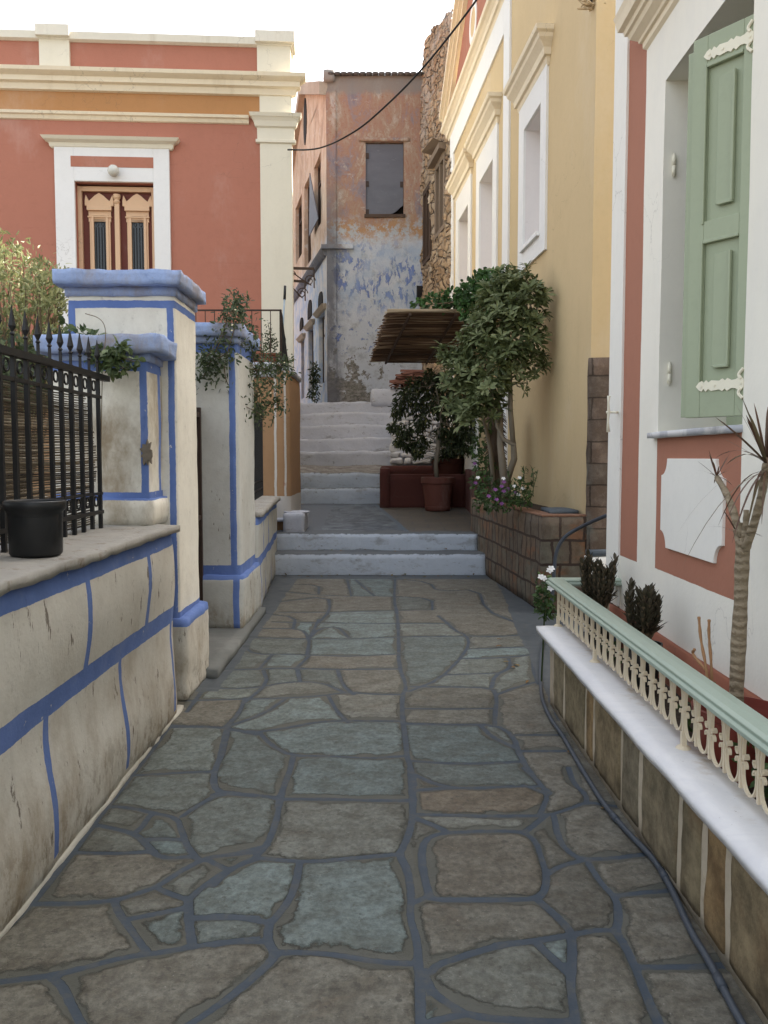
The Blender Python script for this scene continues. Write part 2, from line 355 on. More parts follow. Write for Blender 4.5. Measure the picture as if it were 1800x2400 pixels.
TR = [  # joints between the stones, traced in four crops of the photograph: (scale, x0, y0, [polylines])
(2.765, 0, 1700, [[(-160,1690),(0,1665),(150,1648),(330,1625),(550,1575),(700,1530),(850,1500),(1000,1480),(1240,1440),(1450,1405),(1659,1385)],
 [(340,1640),(400,1690),(440,1760),(480,1850),(530,1936),(560,2020)],[(250,1160),(450,1160),(740,1140),(900,1090),(1030,1040),(1180,940),(1300,880),(1350,855),(1500,840),(1659,825)],
 [(740,1140),(770,1220),(830,1300),(900,1400),(960,1480)],[(1030,1060),(1120,1100),(1220,1130)],[(820,1260),(1000,1225),(1200,1185)],[(1220,1130),(1225,1300),(1250,1440)],
 [(1220,1130),(1300,1060),(1450,950),(1600,890),(1659,870)],[(1340,870),(1400,900),(1480,940)],[(1260,1250),(1450,1245),(1659,1250)],
 [(20,1340),(250,1110),(480,810),(660,570),(870,310),(1060,60),(1100,0)],[(400,820),(700,835),(1000,820)],[(580,640),(700,660),(870,700),(960,780),(1000,840),(1100,865),(1250,850),(1300,880)],
 [(660,520),(850,535),(1000,570),(1150,600),(1180,690),(1220,800),(1290,870)],[(870,700),(920,660),(960,600),(990,570)],[(940,740),(1080,735),(1190,745)],
 [(1180,590),(1280,520),(1430,440),(1659,460)],[(860,325),(1050,315),(1220,305),(1390,300)],[(1480,0),(1450,80),(1430,200),(1385,300),(1390,400),(1430,440)],[(1040,15),(1300,10),(1480,20),(1659,60)]]),
(2.37, 500, 1800, [[(430,0),(390,100),(370,200),(340,330),(290,440),(230,500)],[(230,500),(140,540),(50,600),(0,655)],[(0,495),(120,475),(230,450),(300,430)],
 [(230,500),(450,520),(600,520),(800,500),(1030,480)],[(480,520),(460,640),(420,740),(340,840),(310,870),(300,960),(340,1030)],[(0,825),(150,830),(310,860)],
 [(0,985),(120,965),(300,965)],[(340,1030),(500,1025),(700,1040),(900,1080),(1140,1090)],[(1090,0),(1100,80),(1110,200),(1100,330),(1060,430),(1030,480),(1080,570),(1100,700),(1090,830),(1130,950),(1140,1090),(1150,1250),(1150,1422),(1155,1600)],
 [(0,150),(60,130),(200,150),(370,165)],[(370,175),(600,175),(900,180),(1110,185)],[(1100,30),(1250,100),(1450,120),(1659,100)],[(1110,260),(1300,265),(1659,270)],[(1110,275),(1200,310),(1290,350)],
 [(1110,750),(1200,710)],[(340,1030),(330,1070),(220,1170),(100,1270),(0,1340),(-150,1440),(-230,1500)],[(1659,975),(1500,1010),(1350,1060),(1250,1090),(1190,1150),(1140,1120)],[(1180,1170),(1210,1240),(1300,1310),(1430,1385),(1659,1400)],[(1160,1430),(1300,1390),(1400,1370)]]),
(2.37, 1100, 1800, [[(0,270),(200,268),(430,268),(550,230),(650,190),(760,208),(820,215)],[(0,735),(-200,735),(-230,700),(-270,500),(-250,400),(-170,365),(0,355),(200,352),(310,360),(370,410),(400,500),(430,600),(420,680),(380,725),(250,735),(0,735)],
 [(310,355),(370,310),(420,270)],[(470,268),(490,380),(540,460),(620,510),(800,505),(940,485),(1050,480)],[(430,590),(500,545),(620,515)],[(660,530),(730,640),(820,730),(830,850),(810,910),(860,980),(920,1110),(980,1260),(1050,1422),(1080,1500)],
 [(830,710),(950,695),(1090,685),(1200,670)],[(380,735),(470,810),(540,880),(570,930),(570,1100),(560,1200),(590,1422),(600,1500)],[(150,985),(350,965),(570,930),(700,900),(810,905)],[(370,970),(450,1050),(560,1150)],
 [(920,1110),(1100,1110),(1300,1105),(1480,1095)],[(300,0),(370,60),(440,150),(400,240),(390,268)],[(300,95),(440,150)],[(550,0),(580,90),(650,150),(650,200)],[(0,1370),(150,1400),(400,1410),(590,1410)]]),
(1.843, 400, 1300, [[(445,110),(385,200),(335,320),(200,510),(90,650),(70,680)],[(970,100),(965,200),(980,260),(985,380),(985,480),(1020,570),(1000,610),(1000,700),(1015,800),(1020,870),(1040,930),(1050,1000)],
 [(1155,265),(1200,300),(1230,330),(1280,350),(1290,390),(1250,450),(1160,540),(1030,590)],[(1000,665),(1200,668),(1400,665)],[(1000,730),(1200,735),(1400,735),(1480,780),(1510,880),(1600,1000),(1640,1030)],
 [(1040,570),(1200,572),(1390,575),(1410,620),(1400,700),(1400,735)],[(1385,575),(1400,520),(1470,490),(1460,450)],[(1410,605),(1500,570),(1600,545)],[(1340,740),(1390,790),(1490,835)],[(1030,890),(1250,905),(1510,895)],
 [(1480,780),(1700,780)],[(1500,850),(1700,850)],[(1050,1020),(1200,1010),(1400,1005),(1600,1000)],[(-60,725),(0,740),(200,745),(350,770),(500,750),(650,720),(800,718),(1000,720)],[(380,765),(430,820),(520,870),(700,870),(850,880),(1020,870)],
 [(530,870),(510,950),(470,1050),(460,1090)],[(500,1055),(700,1055),(900,1065),(1050,1060)],[(250,735),(230,850),(190,930),(180,1000),(230,1030),(400,1040),(460,1055)],[(-60,950),(0,945),(100,940),(190,940)],
 [(70,632),(300,625),(500,620),(650,610),(760,595),(900,605),(1000,605)],[(320,620),(300,680),(245,740)],[(680,610),(720,680),(765,725)],[(500,620),(400,690),(240,745)],[(140,575),(300,580),(400,570),(500,550),(650,550),(750,595)],
 [(720,495),(740,560),(790,605)],[(400,500),(420,555),(320,640)],[(200,500),(340,495),(500,490),(700,497),(990,495)],[(545,490),(560,550)],[(320,400),(360,430),(500,430),(600,435),(800,440),(990,430)],
 [(440,430),(380,495)],[(600,435),(540,495)],[(400,320),(560,320),(600,360),(590,435)],[(600,360),(640,320),(720,310),(770,360)],[(320,358),(590,365),(780,365),(980,355),(1280,352)],[(410,258),(540,270),(530,320)],[(640,280),(600,362)],
 [(440,292),(640,295),(900,298),(985,298),(1200,298)],[(470,205),(680,180),(690,240),(640,295)],[(470,250),(690,250),(850,245),(980,243),(1130,238)],[(475,160),(700,180),(960,180),(1130,190),(1130,240)],[(490,130),(640,130),(640,170)],[(760,100),(780,178)],
 [(800,110),(880,178)],[(480,102),(970,105),(1120,120),(1150,160),(1330,150),(1360,240),(1480,290)],[(1290,352),(1400,355),(1560,345)],[(1290,408),(1570,398)],[(1250,450),(1460,445),(1570,430)],[(1180,520),(1400,512)],[(1540,300),(1560,400),(1565,500),(1590,560)]]),
]
def build_path():
    segs = []
    for s_, x0, y0, pls in TR:
        for pl in pls:
            q = [P(x0+x/s_, y0+y/s_, Z=0) for x, y in pl]
            # round the corners a little
            r = [q[0]]
            for a, b in zip(q, q[1:]): r += [a.lerp(b, .25), a.lerp(b, .75)]
            r.append(q[-1]); segs += list(zip(r, r[1:]))
    # a few joints nearer than the frame's bottom edge, for other viewpoints
    for a, b in [((-1.2,1.55),(1.0,1.5)),((-1.2,.9),(1,1.0)),((-.3,1.5),(-.35,.2)),((.4,1.5),(.35,.1)),((-1.2,.2),(1,.25))]: segs.append((Vector(a+(0,)), Vector(b+(0,))))
    x0, x1, y0, y1, st = -1.62, 1.76, -.6, 10.72, .0125
    nx, ny = int((x1-x0)/st)+1, int((y1-y0)/st)+1
    xs = x0+np.arange(nx)*st; ys = y0+np.arange(ny)*st; D = np.full((ny, nx), .5, np.float32)
    for a, b in segs:
        ax, ay, bx, by = a.x, a.y, b.x, b.y; m = .2
        i0, i1 = max(0, int((min(ax,bx)-m-x0)/st)), min(nx, int((max(ax,bx)+m-x0)/st)+2); j0, j1 = max(0, int((min(ay,by)-m-y0)/st)), min(ny, int((max(ay,by)+m-y0)/st)+2)
        if i0 >= i1 or j0 >= j1: continue
        X, Y = np.meshgrid(xs[i0:i1], ys[j0:j1]); dx, dy = bx-ax, by-ay; L2 = dx*dx+dy*dy+1e-9
        t = np.clip(((X-ax)*dx+(Y-ay)*dy)/L2, 0, 1); d = np.hypot(X-ax-t*dx, Y-ay-t*dy); D[j0:j1, i0:i1] = np.minimum(D[j0:j1, i0:i1], d)
    # label the stones
    lab = np.zeros((ny, nx), np.int32); free = D > .011; cur = 0
    from collections import deque
    fr = free.tolist(); lb = lab.tolist()
    for j in range(0, ny):
        for i in range(0, nx):
            if fr[j][i] and not lb[j][i]:
                cur += 1; lb[j][i] = cur; dq = deque([(j, i)])
                while dq:
                    a, b = dq.popleft()
                    for c, d in ((a+1,b),(a-1,b),(a,b+1),(a,b-1)):
                        if 0 <= c < ny and 0 <= d < nx and fr[c][d] and not lb[c][d]: lb[c][d] = cur; dq.append((c, d))
    lab = np.array(lb)
    for _ in range(3):   # close the joint gap so no vertex is unlabelled
        z = lab == 0
        for sh, ax in ((1,0),(-1,0),(1,1),(-1,1)):
            r = np.roll(lab, sh, ax); m = z & (r > 0); lab[m] = r[m]; z = lab == 0
    rs = np.random.RandomState(5); tone = rs.rand(cur+1); hue = rs.rand(cur+1)**1.5*.72
    def at(u, v):
        p = P(u, v, Z=0); return lab[int((p.y-y0)/st), int((p.x-x0)/st)]
    # stones whose colour the photograph shows: brown ones high, grey-green ones low
    for (u, v), h in {(1130,2010):.80,(1150,2140):.72,(1310,2080):.75,(1290,1940):.7,(1130,2330):.6,(1420,2300):.85,(80,2230):.88,(250,2040):.6,(780,1980):.05,(800,2120):.15,(760,2330):.2,(400,2340):.45,(1440,1960):.15,(1560,2160):.2,
          (1650,2330):.2,(800,1830):.1,(720,1900):.1,(700,1820):.15,(800,1800):.12,(730,1960):.1,(680,2330):.3,(250,2330):.5,(780,1730):.08,(1070,1730):.12,(1130,1880):.9,(1090,1640):.68,(1120,1680):.66,(860,1660):.62,(650,1680):.12,(540,1900):.2,(540,1770):.25,(430,1730):.3,(620,1560):.15,(1010,1560):.3,(1180,1940):.5,(1180,1800):.35,
          (560,1530):.5,(1150,1450):.72,(1200,1500):.6,(420,1850):.4,(960,1935):.6,(1050,1935):.6,(1120,1930):.6,(180,1990):.7,(500,2080):.1}.items():
        try: hue[at(u, v)] = h
        except Exception: pass
    Xg, Yg = np.meshgrid(xs, ys); hgt = np.clip((D-.012)/.03, 0, 1)*.006 + (tone[lab]-.5)*.002
    v = np.stack([Xg, Yg, hgt], -1).reshape(-1, 3)
    idx = np.arange(nx*ny).reshape(ny, nx); q = np.stack([idx[:-1,:-1], idx[:-1,1:], idx[1:,1:], idx[1:,:-1]], -1).reshape(-1, 4)
    me = bpy.data.meshes.new('path'); me.vertices.add(len(v)); me.vertices.foreach_set('co', v.ravel().astype(np.float32))
    me.loops.add(q.size); me.loops.foreach_set('vertex_index', q.ravel().astype(np.int32)); me.polygons.add(len(q))
    me.polygons.foreach_set('loop_start', np.arange(0, q.size, 4, dtype=np.int32)); me.polygons.foreach_set('loop_total', np.full(len(q), 4, np.int32)); me.update()
    me.polygons.foreach_set('use_smooth', [True]*len(q))
    for nm, arr in (('dist', D), ('stone', tone[lab]), ('hue', hue[lab])):
        a = me.attributes.new(nm, 'FLOAT', 'POINT'); a.data.foreach_set('value', arr.ravel().astype(np.float32))
    o = bpy.data.objects.new('path', me); COL.objects.link(o); struct(o)
    n = NM('crazy_paving', .62, .4)
    d = n.attr('dist'); tn = n.attr('stone'); hu = n.attr('hue')
    ds = n.add(d, n.mul(n.mt('SUBTRACT', n.noise(11, 3, .6), .5), .016)); 
    dl = n.add(d, n.mul(n.mt('SUBTRACT', n.noise(38, 2, .5), .5), .006))
    wl = n.add(.006, n.mul(n.noise(2.1, 3), .017)); line = n.mt('SUBTRACT', 1.0, n.step(n.mt('SUBTRACT', dl, wl), -.0015, .0015))
    edge = n.mt('SUBTRACT', ds, n.mul(n.step(n.noise(2.6, 4), .40, .70), .045)); big = n.add(edge, n.mul(n.mt('SUBTRACT', n.noise(18, 8, .8), .5), .065)); stone = n.step(big, .013, .019)
    green = (.115, .14, .118); brown = (.135, .112, .078)
    base = n.ramp(hu, [(0, (.112,.142,.142)), (.25, (.120,.142,.136)), (.5, (.118,.130,.118)), (.7, (.112,.106,.088)), (.85, (.096,.084,.066)), (1, (.122,.094,.062))])
    base = n.mix(tn, n.mix(1, base, (.80,.82,.83), 'MULTIPLY'), n.mix(1, base, (1.2,1.2,1.2), 'MULTIPLY'))
    cl = n.noise(6.5, 10, .72, n.vec(1, 1.2, 1), .2); c = n.mix(n.step(cl, .36, .66), n.mix(1, base, (.74,.71,.66), 'MULTIPLY'), n.mix(1, base, (1.20,1.22,1.22), 'MULTIPLY'))
    pat = n.noise(3.1, 5, .7, None, .8); c = n.mix(n.mul(n.step(pat, .56, .72), n.mul(n.step(hu, .3, .9), .45)), c, (.13, .088, .055))
    cr = n.noise(3.2, 6, .7, n.vec(1, 1.7, 1), .8); crack = n.mt('SUBTRACT', 1.0, n.step(n.mt('ABSOLUTE', n.mt('SUBTRACT', cr, .5)), .0, .018)); c = n.mix(n.mul(n.mul(crack, n.step(n.noise(2.1, 3), .60, .68)), .35), c, (.04, .036, .028))
    speck = n.step(n.noise(90, 2, .5), .70, .76); c = n.mix(n.mul(speck, .5), c, (.30, .30, .27))
    mort = n.mix(n.noise(7, 4, .6), (.066, .069, .058), (.094, .092, .074))
    pt = n.mix(n.noise(3, 4, .6), (.030, .043, .060), (.050, .068, .090)); pt = n.mix(n.mul(n.step(n.noise(12, 6, .75), .48, .62), .5), pt, (.078, .078, .068))
    # wide cement apron along both edges and at the foot of the steps
    apl = n.mt('SUBTRACT', n.wobc(n.x, 3, .03), n.mul(n.mt('SUBTRACT', n.y, 5.6), -.036)); 
    apron = n.mt('MAXIMUM', n.mul(n.mt('LESS_THAN', n.wobc(n.x, 3, .04), -1.06), n.mt('GREATER_THAN', n.y, 5.3)), n.mt('GREATER_THAN', n.wobc(n.y, 3, .05), 10.25))
    apr = n.mul(n.mt('GREATER_THAN', n.add(n.wobc(n.x, 2, .05), n.mul(n.mt('SUBTRACT', n.y, 5.0), -.07)), 1.0), n.mt('GREATER_THAN', n.y, 4.7)); apron = n.mt('MAXIMUM', apron, apr)
    mc = n.noise(42, 8, .78, n.vec(1, .8, 1)); c = n.mix(n.step(mc, .36, .64), n.mix(1, c, (.78,.77,.76), 'MULTIPLY'), n.mix(1, c, (1.40,1.40,1.38), 'MULTIPLY')); ch = n.mul(n.step(n.noise(13, 8, .75, n.vec(1, .9, 1)), .60, .63), n.step(n.noise(3, 3), .42, .56)); c = n.mix(n.mul(ch, .55), c, (.085,.075,.058)); pit = n.step(n.noise(34, 4, .6), .61, .67); c = n.mix(n.mul(pit, .6), c, (.05,.047,.038)); c = n.mix(n.mul(n.noise(130, 3, .6), .35), c, n.mix(1, c, (.55,.55,.55), 'MULTIPLY'))
    c = n.mix(stone, mort, c); rim = n.mul(n.mt('SUBTRACT', 1.0, n.step(n.mt('ABSOLUTE', n.mt('SUBTRACT', big, .0125)), .001, .005)), n.step(n.noise(5, 4), .42, .6)); c = n.mix(n.mul(rim, .6), c, (.035,.032,.026)); c = n.mix(line, c, pt); c = n.mix(apron, c, n.mix(n.noise(2.4, 5), (.052,.063,.072), (.085,.095,.10)))
    h = n.add(n.add(n.mul(n.step(big, .006, .026), .9), n.mul(n.noise(15, 7, .62, n.vec(1, 1.2, 1)), .8)), n.add(n.mul(crack, -.15), n.mul(cl, .5)))
    h = n.mix(n.mx(line, apron), h, n.add(.2, n.mul(n.noise(50, 3), .3)))
    me.materials.append(n.fin(c, h, .006, .75, n.add(.5, n.mul(n.noise(8, 4), .3))))
build_path()

# manhole-like stone has a small hole; a few fallen leaves lie about
n = NM('fallen_leaf'); mfl = n.fin(n.ramp(n.attr('tone'), [(0,(.16,.08,.03)),(.5,(.22,.14,.05)),(1,(.10,.11,.04))]))
b = MB()
for i in range(46):
    k = R.random()
    if k < .6: x, y = R.uniform(-1.3, 1.2), 10.58-abs(R.gauss(0, .12)); z = .012
    elif k < .8: x, y = R.uniform(-1.0, 1.3), R.uniform(10.85, 11.05); z = .285
    else: x, y = R.uniform(.9, 1.0)+.0, R.uniform(3.2, 7); z = .012
    b.leaf((x, y, z), (R.uniform(-1,1), R.uniform(-1,1), .25), (0,0,1), R.uniform(.03,.06), R.uniform(.02,.035), R.random(), .4)
o = b.build('fallen_leaves', mfl); tag(o, 'small brown fallen leaves scattered at the foot of the lowest step', 'leaves'); o['kind'] = 'stuff'

# ------------------------------------------------------------------ left garden wall
strips = [('z', 1.035, .036, -2, 4.9), ('z', .605, .044, -2, 4.9)]
for y in (-1.1, -.1, .76, 1.63, 2.5, 3.37, 4.24): strips.append(('y', y, .026, .605, 1.05))
for y in (-.6, .35, 1.24, 2.11, 2.98, 3.85, 4.74): strips.append(('y', y, .024, .05, .605))
m_gw = painted('painted_garden_wall', strips, base=(.63, .61, .55), dirtz=.42, flake=1.3)
gw = empty('garden_wall', (-1.35, 1.5, 0), 'low cream garden wall with blue painted block lines and a stone coping, nearest on the left', 'wall')
b = MB(); b.rbox(-1.75, -1.2, -2.5, 4.80, 0, 1.07, .06, .013, 2.4, rnd=.012)
b.v = [Vector((p.x + (.0 if p.x < -1.5 else .012*math.sin(p.z*9)), p.y, p.z)) for p in b.v]
b.build('wall', m_gw, gw, smooth=True)
b = MB(); n_ = 60
for i in range(n_):   # skirting bead of plaster at the foot
    pass
pts = [(-1.193+.008*math.sin(y*3.1)+.006*math.sin(y*11), y, .012+.008*math.sin(y*5)) for y in [(-2.5+7.45*i/70) for i in range(71)]]
b.rbox(-1.25, -1.188, -2.5, 4.95, -.02, .022, .03, .010, 6, rnd=.008); b.wob(.009, 11)
b.build('skirting', plaster('skirting_plaster', (.50,.48,.42), .3, .008, dirt=.6), gw, smooth=True)
n = NM('rough_stone_coping', .85); cc = n.mix(n.noise(3, 6, .7), (.25,.245,.225), (.50,.47,.42)); cc = n.mix(n.mul(n.step(n.noise(7, 5, .7), .55, .7), .6), cc, (.16,.11,.06))
m_cop = n.fin(cc, n.add(n.noise(18, 7, .75), n.mul(n.noise(5, 4), 1.2)), .02, .9)
b = MB(); b.rbox(-2.05, -1.172, -2.5, 4.84, 1.073, 1.110, .03, .006, 5, rnd=.003); b.wob(.009, 13, 3)
b.build('coping', m_cop, gw, smooth=True)

# ------------------------------------------------------------------ the tall gate pier with its lower shoulder
m_peb = m_gw
bl = .018
pier = empty('gate_pier', (-1.5, 5.38, 0), 'tall cream gate pier with broad blue cap, behind the iron fence', 'gate pier')
st = [('z', .52, .022, 4.6, 6)]
n_strips = [('x', -1.245, .028, .53, 2.35)]
m_p1 = painted('pier_plaster_tall', [('x', -1.275, .019, .54, 2.42), ('x', -1.86, .022, 1.0, 2.42), ('z', .53, .022, 4.8, 6), ('z', 2.405, .022, 4.8, 6)], base=(.80,.77,.68), dirtz=.35, flake=.2)
b = MB(); b.rbox(-1.885, -1.245, 5.10, 5.66, .0, 2.46, .04, .007, 3, rnd=.010); b.build('shaft', m_p1, pier, smooth=True)
b = MB(); b.rbox(-1.90, -1.195, 5.08, 5.73, 0, .52, .04, .014, 4, rnd=.022); b.wob(.008, 9); b.build('plinth', painted('pier_plinth_plaster', [('z', .50, .035, 4, 6)], base=(.60,.57,.50), dirtz=.4, flake=1), pier, smooth=True)
b = MB(); b.rbox(-1.935, -1.185, 5.0, 5.72, 2.505, 2.59, .025, .012, 5, rnd=.006); b.rbox(-1.900, -1.232, 5.085, 5.675, 2.45, 2.51, .04, .006, 4, rnd=.008); b.wob(.006, 12); b.build('cap', m_blue, pier, smooth=True)
sh = empty('pier_shoulder', (-1.6, 4.95, 1.1), 'lower cream pier shoulder with thick chipped blue cap, directly in front of the tall pier', 'pier')
m_p2 = painted('pier_plaster_low', [('x', -1.358, .020, 1.27, 2.02), ('y', 5.045, .026, 1.27, 2.0), ('z', 1.275, .022, 4.5, 6), ('z', 2.02, .04, 4.5, 6)], base=(.78,.75,.66), dirtz=.01, flake=.1)
b = MB(); b.rbox(-1.87, -1.335, 4.80, 5.14, 1.1, 2.05, .04, .007, 3, rnd=.010); b.rbox(-1.93, -1.30, 4.76, 5.15, 1.10, 1.265, .06, .014, 3, rnd=.03); b.build('shaft', m_p2, sh, smooth=True)
b = MB(); b.rbox(-1.93, -1.235, 4.71, 5.11, 2.075, 2.175, .025, .012, 6, rnd=.007); b.rbox(-1.885, -1.318, 4.785, 5.11, 2.035, 2.08, .04, .006, 6, rnd=.008); b.wob(.010, 10); b.build('cap', m_blue, sh, smooth=True)
n = NM('exposed_render'); mexp = n.fin(n.mix(n.noise(20, 6, .7), (.12,.10,.075), (.27,.23,.18)), n.noise(40, 6, .8), .01, 1)
b = MB(); fr_ = Frame(-1.9, 4.796, 1, 0)
a0, z0 = fr_.m(344, 1062); poly = []
for k in range(22):
    an = 2*math.pi*k/22; r_ = 1+.28*math.sin(k*2.7)+.15*math.sin(k*5.1); poly.append((a0+.030*r_*math.cos(an), z0+.062*r_*math.sin(an)))
b.extr(fr_, poly, -.012, .010); b.build('bare_patch', mexp, sh, label='bare patch of grey render where plaster fell off')

# second pier beyond the gateway
p2 = empty('gate_pier', (-1.5, 7.4, 0), 'second cream gate pier with blue cap under the trailing climber', 'gate pier')
m_p3 = painted('pier_plaster_second', [('x', -1.25, .026, .1, 2.4), ('x', -1.60, .03, .1, 2.4), ('z', .55, .045, 6, 8.2), ('z', 2.40, .05, 6, 8.2)], base=(.60,.60,.56), dirtz=.3, flake=.9)
b = MB(); b.rbox(-1.66, -1.20, 7.0, 7.85, .06, 2.46, .05, .008, 3, rnd=.012); b.build('shaft', m_p3, p2, smooth=True)
b = MB(); b.rbox(-1.70, -1.165, 6.95, 7.90, .06, .52, .06, .018, 3, rnd=.03); b.build('plinth', painted('second_plinth_plaster', [('x', -1.225, .026, 0, .6), ('z', .53, .05, 6, 8.2)], base=(.52,.52,.48), dirtz=.3, flake=1), p2, smooth=True)
b = MB(); b.rbox(-1.73, -1.15, 6.92, 7.93, 2.475, 2.58, .03, .012, 5, rnd=.008); b.rbox(-1.69, -1.18, 6.96, 7.9, 2.42, 2.49, .05, .01, 5, rnd=.018); b.build('cap', m_blue, p2, smooth=True)
b = MB(); b.rbox(-1.70, -1.12, 5.62, 8.0, -.01, .075, .1, .012, 3, rnd=.02); tag(b.build('threshold', plaster('threshold_cement', (.16,.165,.155), .15, .006, dirt=.4), smooth=True), 'grey cement threshold slab in the gateway between the two blue capped piers', 'doorstep')
gt = empty('gate', (-1.55, 6.3, .1), 'narrow dark gate leaf in the gap between the two piers', 'gate')
b = MB(); b.box(-1.56, -1.53, 5.7, 6.97, .12, 1.86); b.build('panel', m_woodd, gt, bevel=.004)
b = MB(); 
for y in (5.72, 6.95): b.box(-1.53, -1.50, y-.02, y+.02, .1, 1.9)
for z in (.16, 1.0, 1.84): b.box(-1.527, -1.505, 5.7, 6.97, z-.02, z+.02)
b.build('frame', m_ironr, gt)

# far low wall with its own fence, slanting away
fw = Frame(-1.18, 7.9, -.07, 1, -1)   # n points towards the street
fw.n = Vector((1, .07, 0)).normalized()
lw = empty('low_wall', (-1.4, 9.4, 0), 'short cream wall with blue lines and stone coping between the second pier and the steps', 'wall')
n_ = NM('tmp')
m_lw = painted('far_low_wall', [('z', .50, .045, 7.5, 12), ('z', .90, .045, 7.5, 12)] + [('y', y, .02, .5, .9) for y in (8.5, 9.3, 10.1, 10.95)] + [('y', y, .02, 0, .5) for y in (8.15, 8.9, 9.8)], base=(.52,.52,.48), dirtz=.3, flake=.8)
b = MB(); b.rbox(0, 3.3, -.45, 0, 0, .93, .09, .02, 2.5, fr=fw, rnd=.03); b.build('wall', m_lw, lw, smooth=True)
b = MB(); b.rbox(0, 3.35, -.5, .045, .93, .985, .06, .016, 5, fr=fw, rnd=.015); b.build('coping', m_cop, lw, smooth=True)

# ------------------------------------------------------------------ iron fences
def spear(b, p, h=.13, r=.014):
    b.lathe(p, [(.006, 0), (.006, .015), (.013, .02), (.006, .03), (r, .055), (.004, h)], 6)
def fence(name, label, x, ys, zb, zt, spike, fr=None):
    f = empty(name, (x, (ys[0]+ys[-1])/2, zb), label, 'iron fence')
    def q(y, z, o=0): return Vector((x+o, y, z)) if fr is None else fr.p(y, z, x+o)
    for y in ys:
        b = MB(); b.tube([q(y, zb), q(y, zt+.02)], .0135, 4); o = b.build('bar', m_iron, f)
        if spike:
            s_ = MB(); s_.tube([q(y, zt+.02), q(y, zt+.07)], .008, 4); s_.lathe(q(y, zt+.07), [(.006,0),(.012,.008),(.006,.018),(.017,.04),(.011,.07),(.001,.125)], 6); s_.build('finial', m_iron, f)
    b = MB()
    for z, hh in ((zt, .022), (zt-.11, .012), (zb+.10, .014), (zb+.20, .010)):
        b.tube([q(ys[0]-.05, z), q(ys[-1]+(.16 if z == zt else .03), z)], hh, 4)
    b.build('rail', m_iron, f)
    for i in range(len(ys)-1):   # small rings between the upper rails
        for zc in (zt-.065, zb+.15):
            b = MB(); c = (ys[i]+ys[i+1])/2; pts = [q(c+.026*math.cos(a), zc+.01+.026*math.sin(a)) for a in [2*math.pi*k/14 for k in range(15)]]; b.tube(pts, .005, 4); b.build('ring', m_iron, f)
    return f
ys = [4.58-.13*i for i in range(24)]
fence('iron_fence', 'black spiked iron fence standing on the near garden wall', -1.54, ys[::-1], 1.1, 1.93, True)
fence('iron_fence', 'black iron fence glimpsed between the second pier and the ochre terrace wall', -.18, [.1+.14*i for i in range(22)], 1.0, 2.1, False, fw)
# reed screen tied behind the near fence
n = NM('reed'); g_ = n.attr('tone'); m_reed = n.fin(n.ramp(g_, [(0,(.05,.04,.03)),(.4,(.12,.095,.065)),(.75,(.22,.18,.125)),(1,(.36,.32,.25))]), n.noise(30, 3, .5, n.vec(8,1,8)), .002)
b = MB(); z = 1.14; k = 0
while z < 1.83:
    yend = 4.71 - .10*(z-1.2) - R.uniform(0, .05) + .04*math.sin(z*9); 
    pts = [(-1.605+.012*math.sin(y*2.3+z*7)+R.gauss(0,.002), y, z+.006*math.sin(y*3+z*20)+.012*math.sin(y*1.3)) for y in [1.2+(yend-1.2)*i/14 for i in range(15)]]
    b.tube(pts, R.uniform(.0035, .0058), 5, R.random()); z += R.uniform(.0095, .0135)
for y in (4.3, 3.7, 3.1, 2.5, 1.9): b.tube([(-1.597, y, 1.12), (-1.597+.0, y+.01, 1.85)], .002, 4, .1)
tag(b.build('reed_screen', m_reed, smooth=True), 'brown reed screen fastened behind the spiked black fence', 'reed screen')
# black plastic pot on the coping
n = NM('black_plastic', .45, .4); m_bp = n.fin(vary(n, (.014,.015,.016), .3, 4, 20), n.noise(30), .001)
pc = P(85, 1300, Z=1.115)
b = MB(); b.lathe(pc, [(.093,0),(.099,.01),(.102,.155),(.104,.17),(.115,.182),(.116,.210),(.112,.214),(.107,.210),(.103,.17),(.10,.12)], 40)
pot = b.build('plant_pot', m_bp, smooth=True); tag(pot, 'black plastic plant pot standing on the near wall coping before the fence', 'pot')

# ------------------------------------------------------------------ steps and landing
m_step = None
def stepmat(name, base, dirt=.5, topdark=True):
    n = NM(name, .85); c = vary(n, base, .10, 2.5, 12)
    d = n.noise(4, 7, .75, n.vec(.7, 1, 1.6)); c = n.mix(n.mul(n.step(d, .54, .66), dirt), c, (.19,.175,.16)); c = n.mix(n.mul(n.step(n.noise(17, 7, .78, n.vec(.6,1,1.3)), .60, .64), .6), c, (.16,.15,.14))
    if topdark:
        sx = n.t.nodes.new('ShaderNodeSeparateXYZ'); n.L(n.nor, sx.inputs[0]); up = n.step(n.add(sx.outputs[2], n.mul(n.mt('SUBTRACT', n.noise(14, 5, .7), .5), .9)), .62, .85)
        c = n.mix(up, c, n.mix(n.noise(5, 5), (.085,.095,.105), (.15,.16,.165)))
    return n.fin(c, n.add(n.noise(10, 6, .7), n.mul(n.noise(3, 3), 1.5)), .012, .8)
m_ws = stepmat('whitewashed_step', (.52,.57,.64), .45); m_ws2 = stepmat('old_whitewashed_step', (.50,.51,.56), .55, False)  # bluish tint of the whitewash paints in reflected sky light
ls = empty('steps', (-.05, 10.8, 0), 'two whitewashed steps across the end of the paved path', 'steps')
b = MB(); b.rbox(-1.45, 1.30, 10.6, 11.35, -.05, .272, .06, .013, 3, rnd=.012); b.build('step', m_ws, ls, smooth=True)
b = MB(); b.rbox(-1.45, 1.24, 11.08, 11.7, .2, .485, .06, .013, 3, rnd=.012); b.build('step', m_ws, ls, smooth=True)
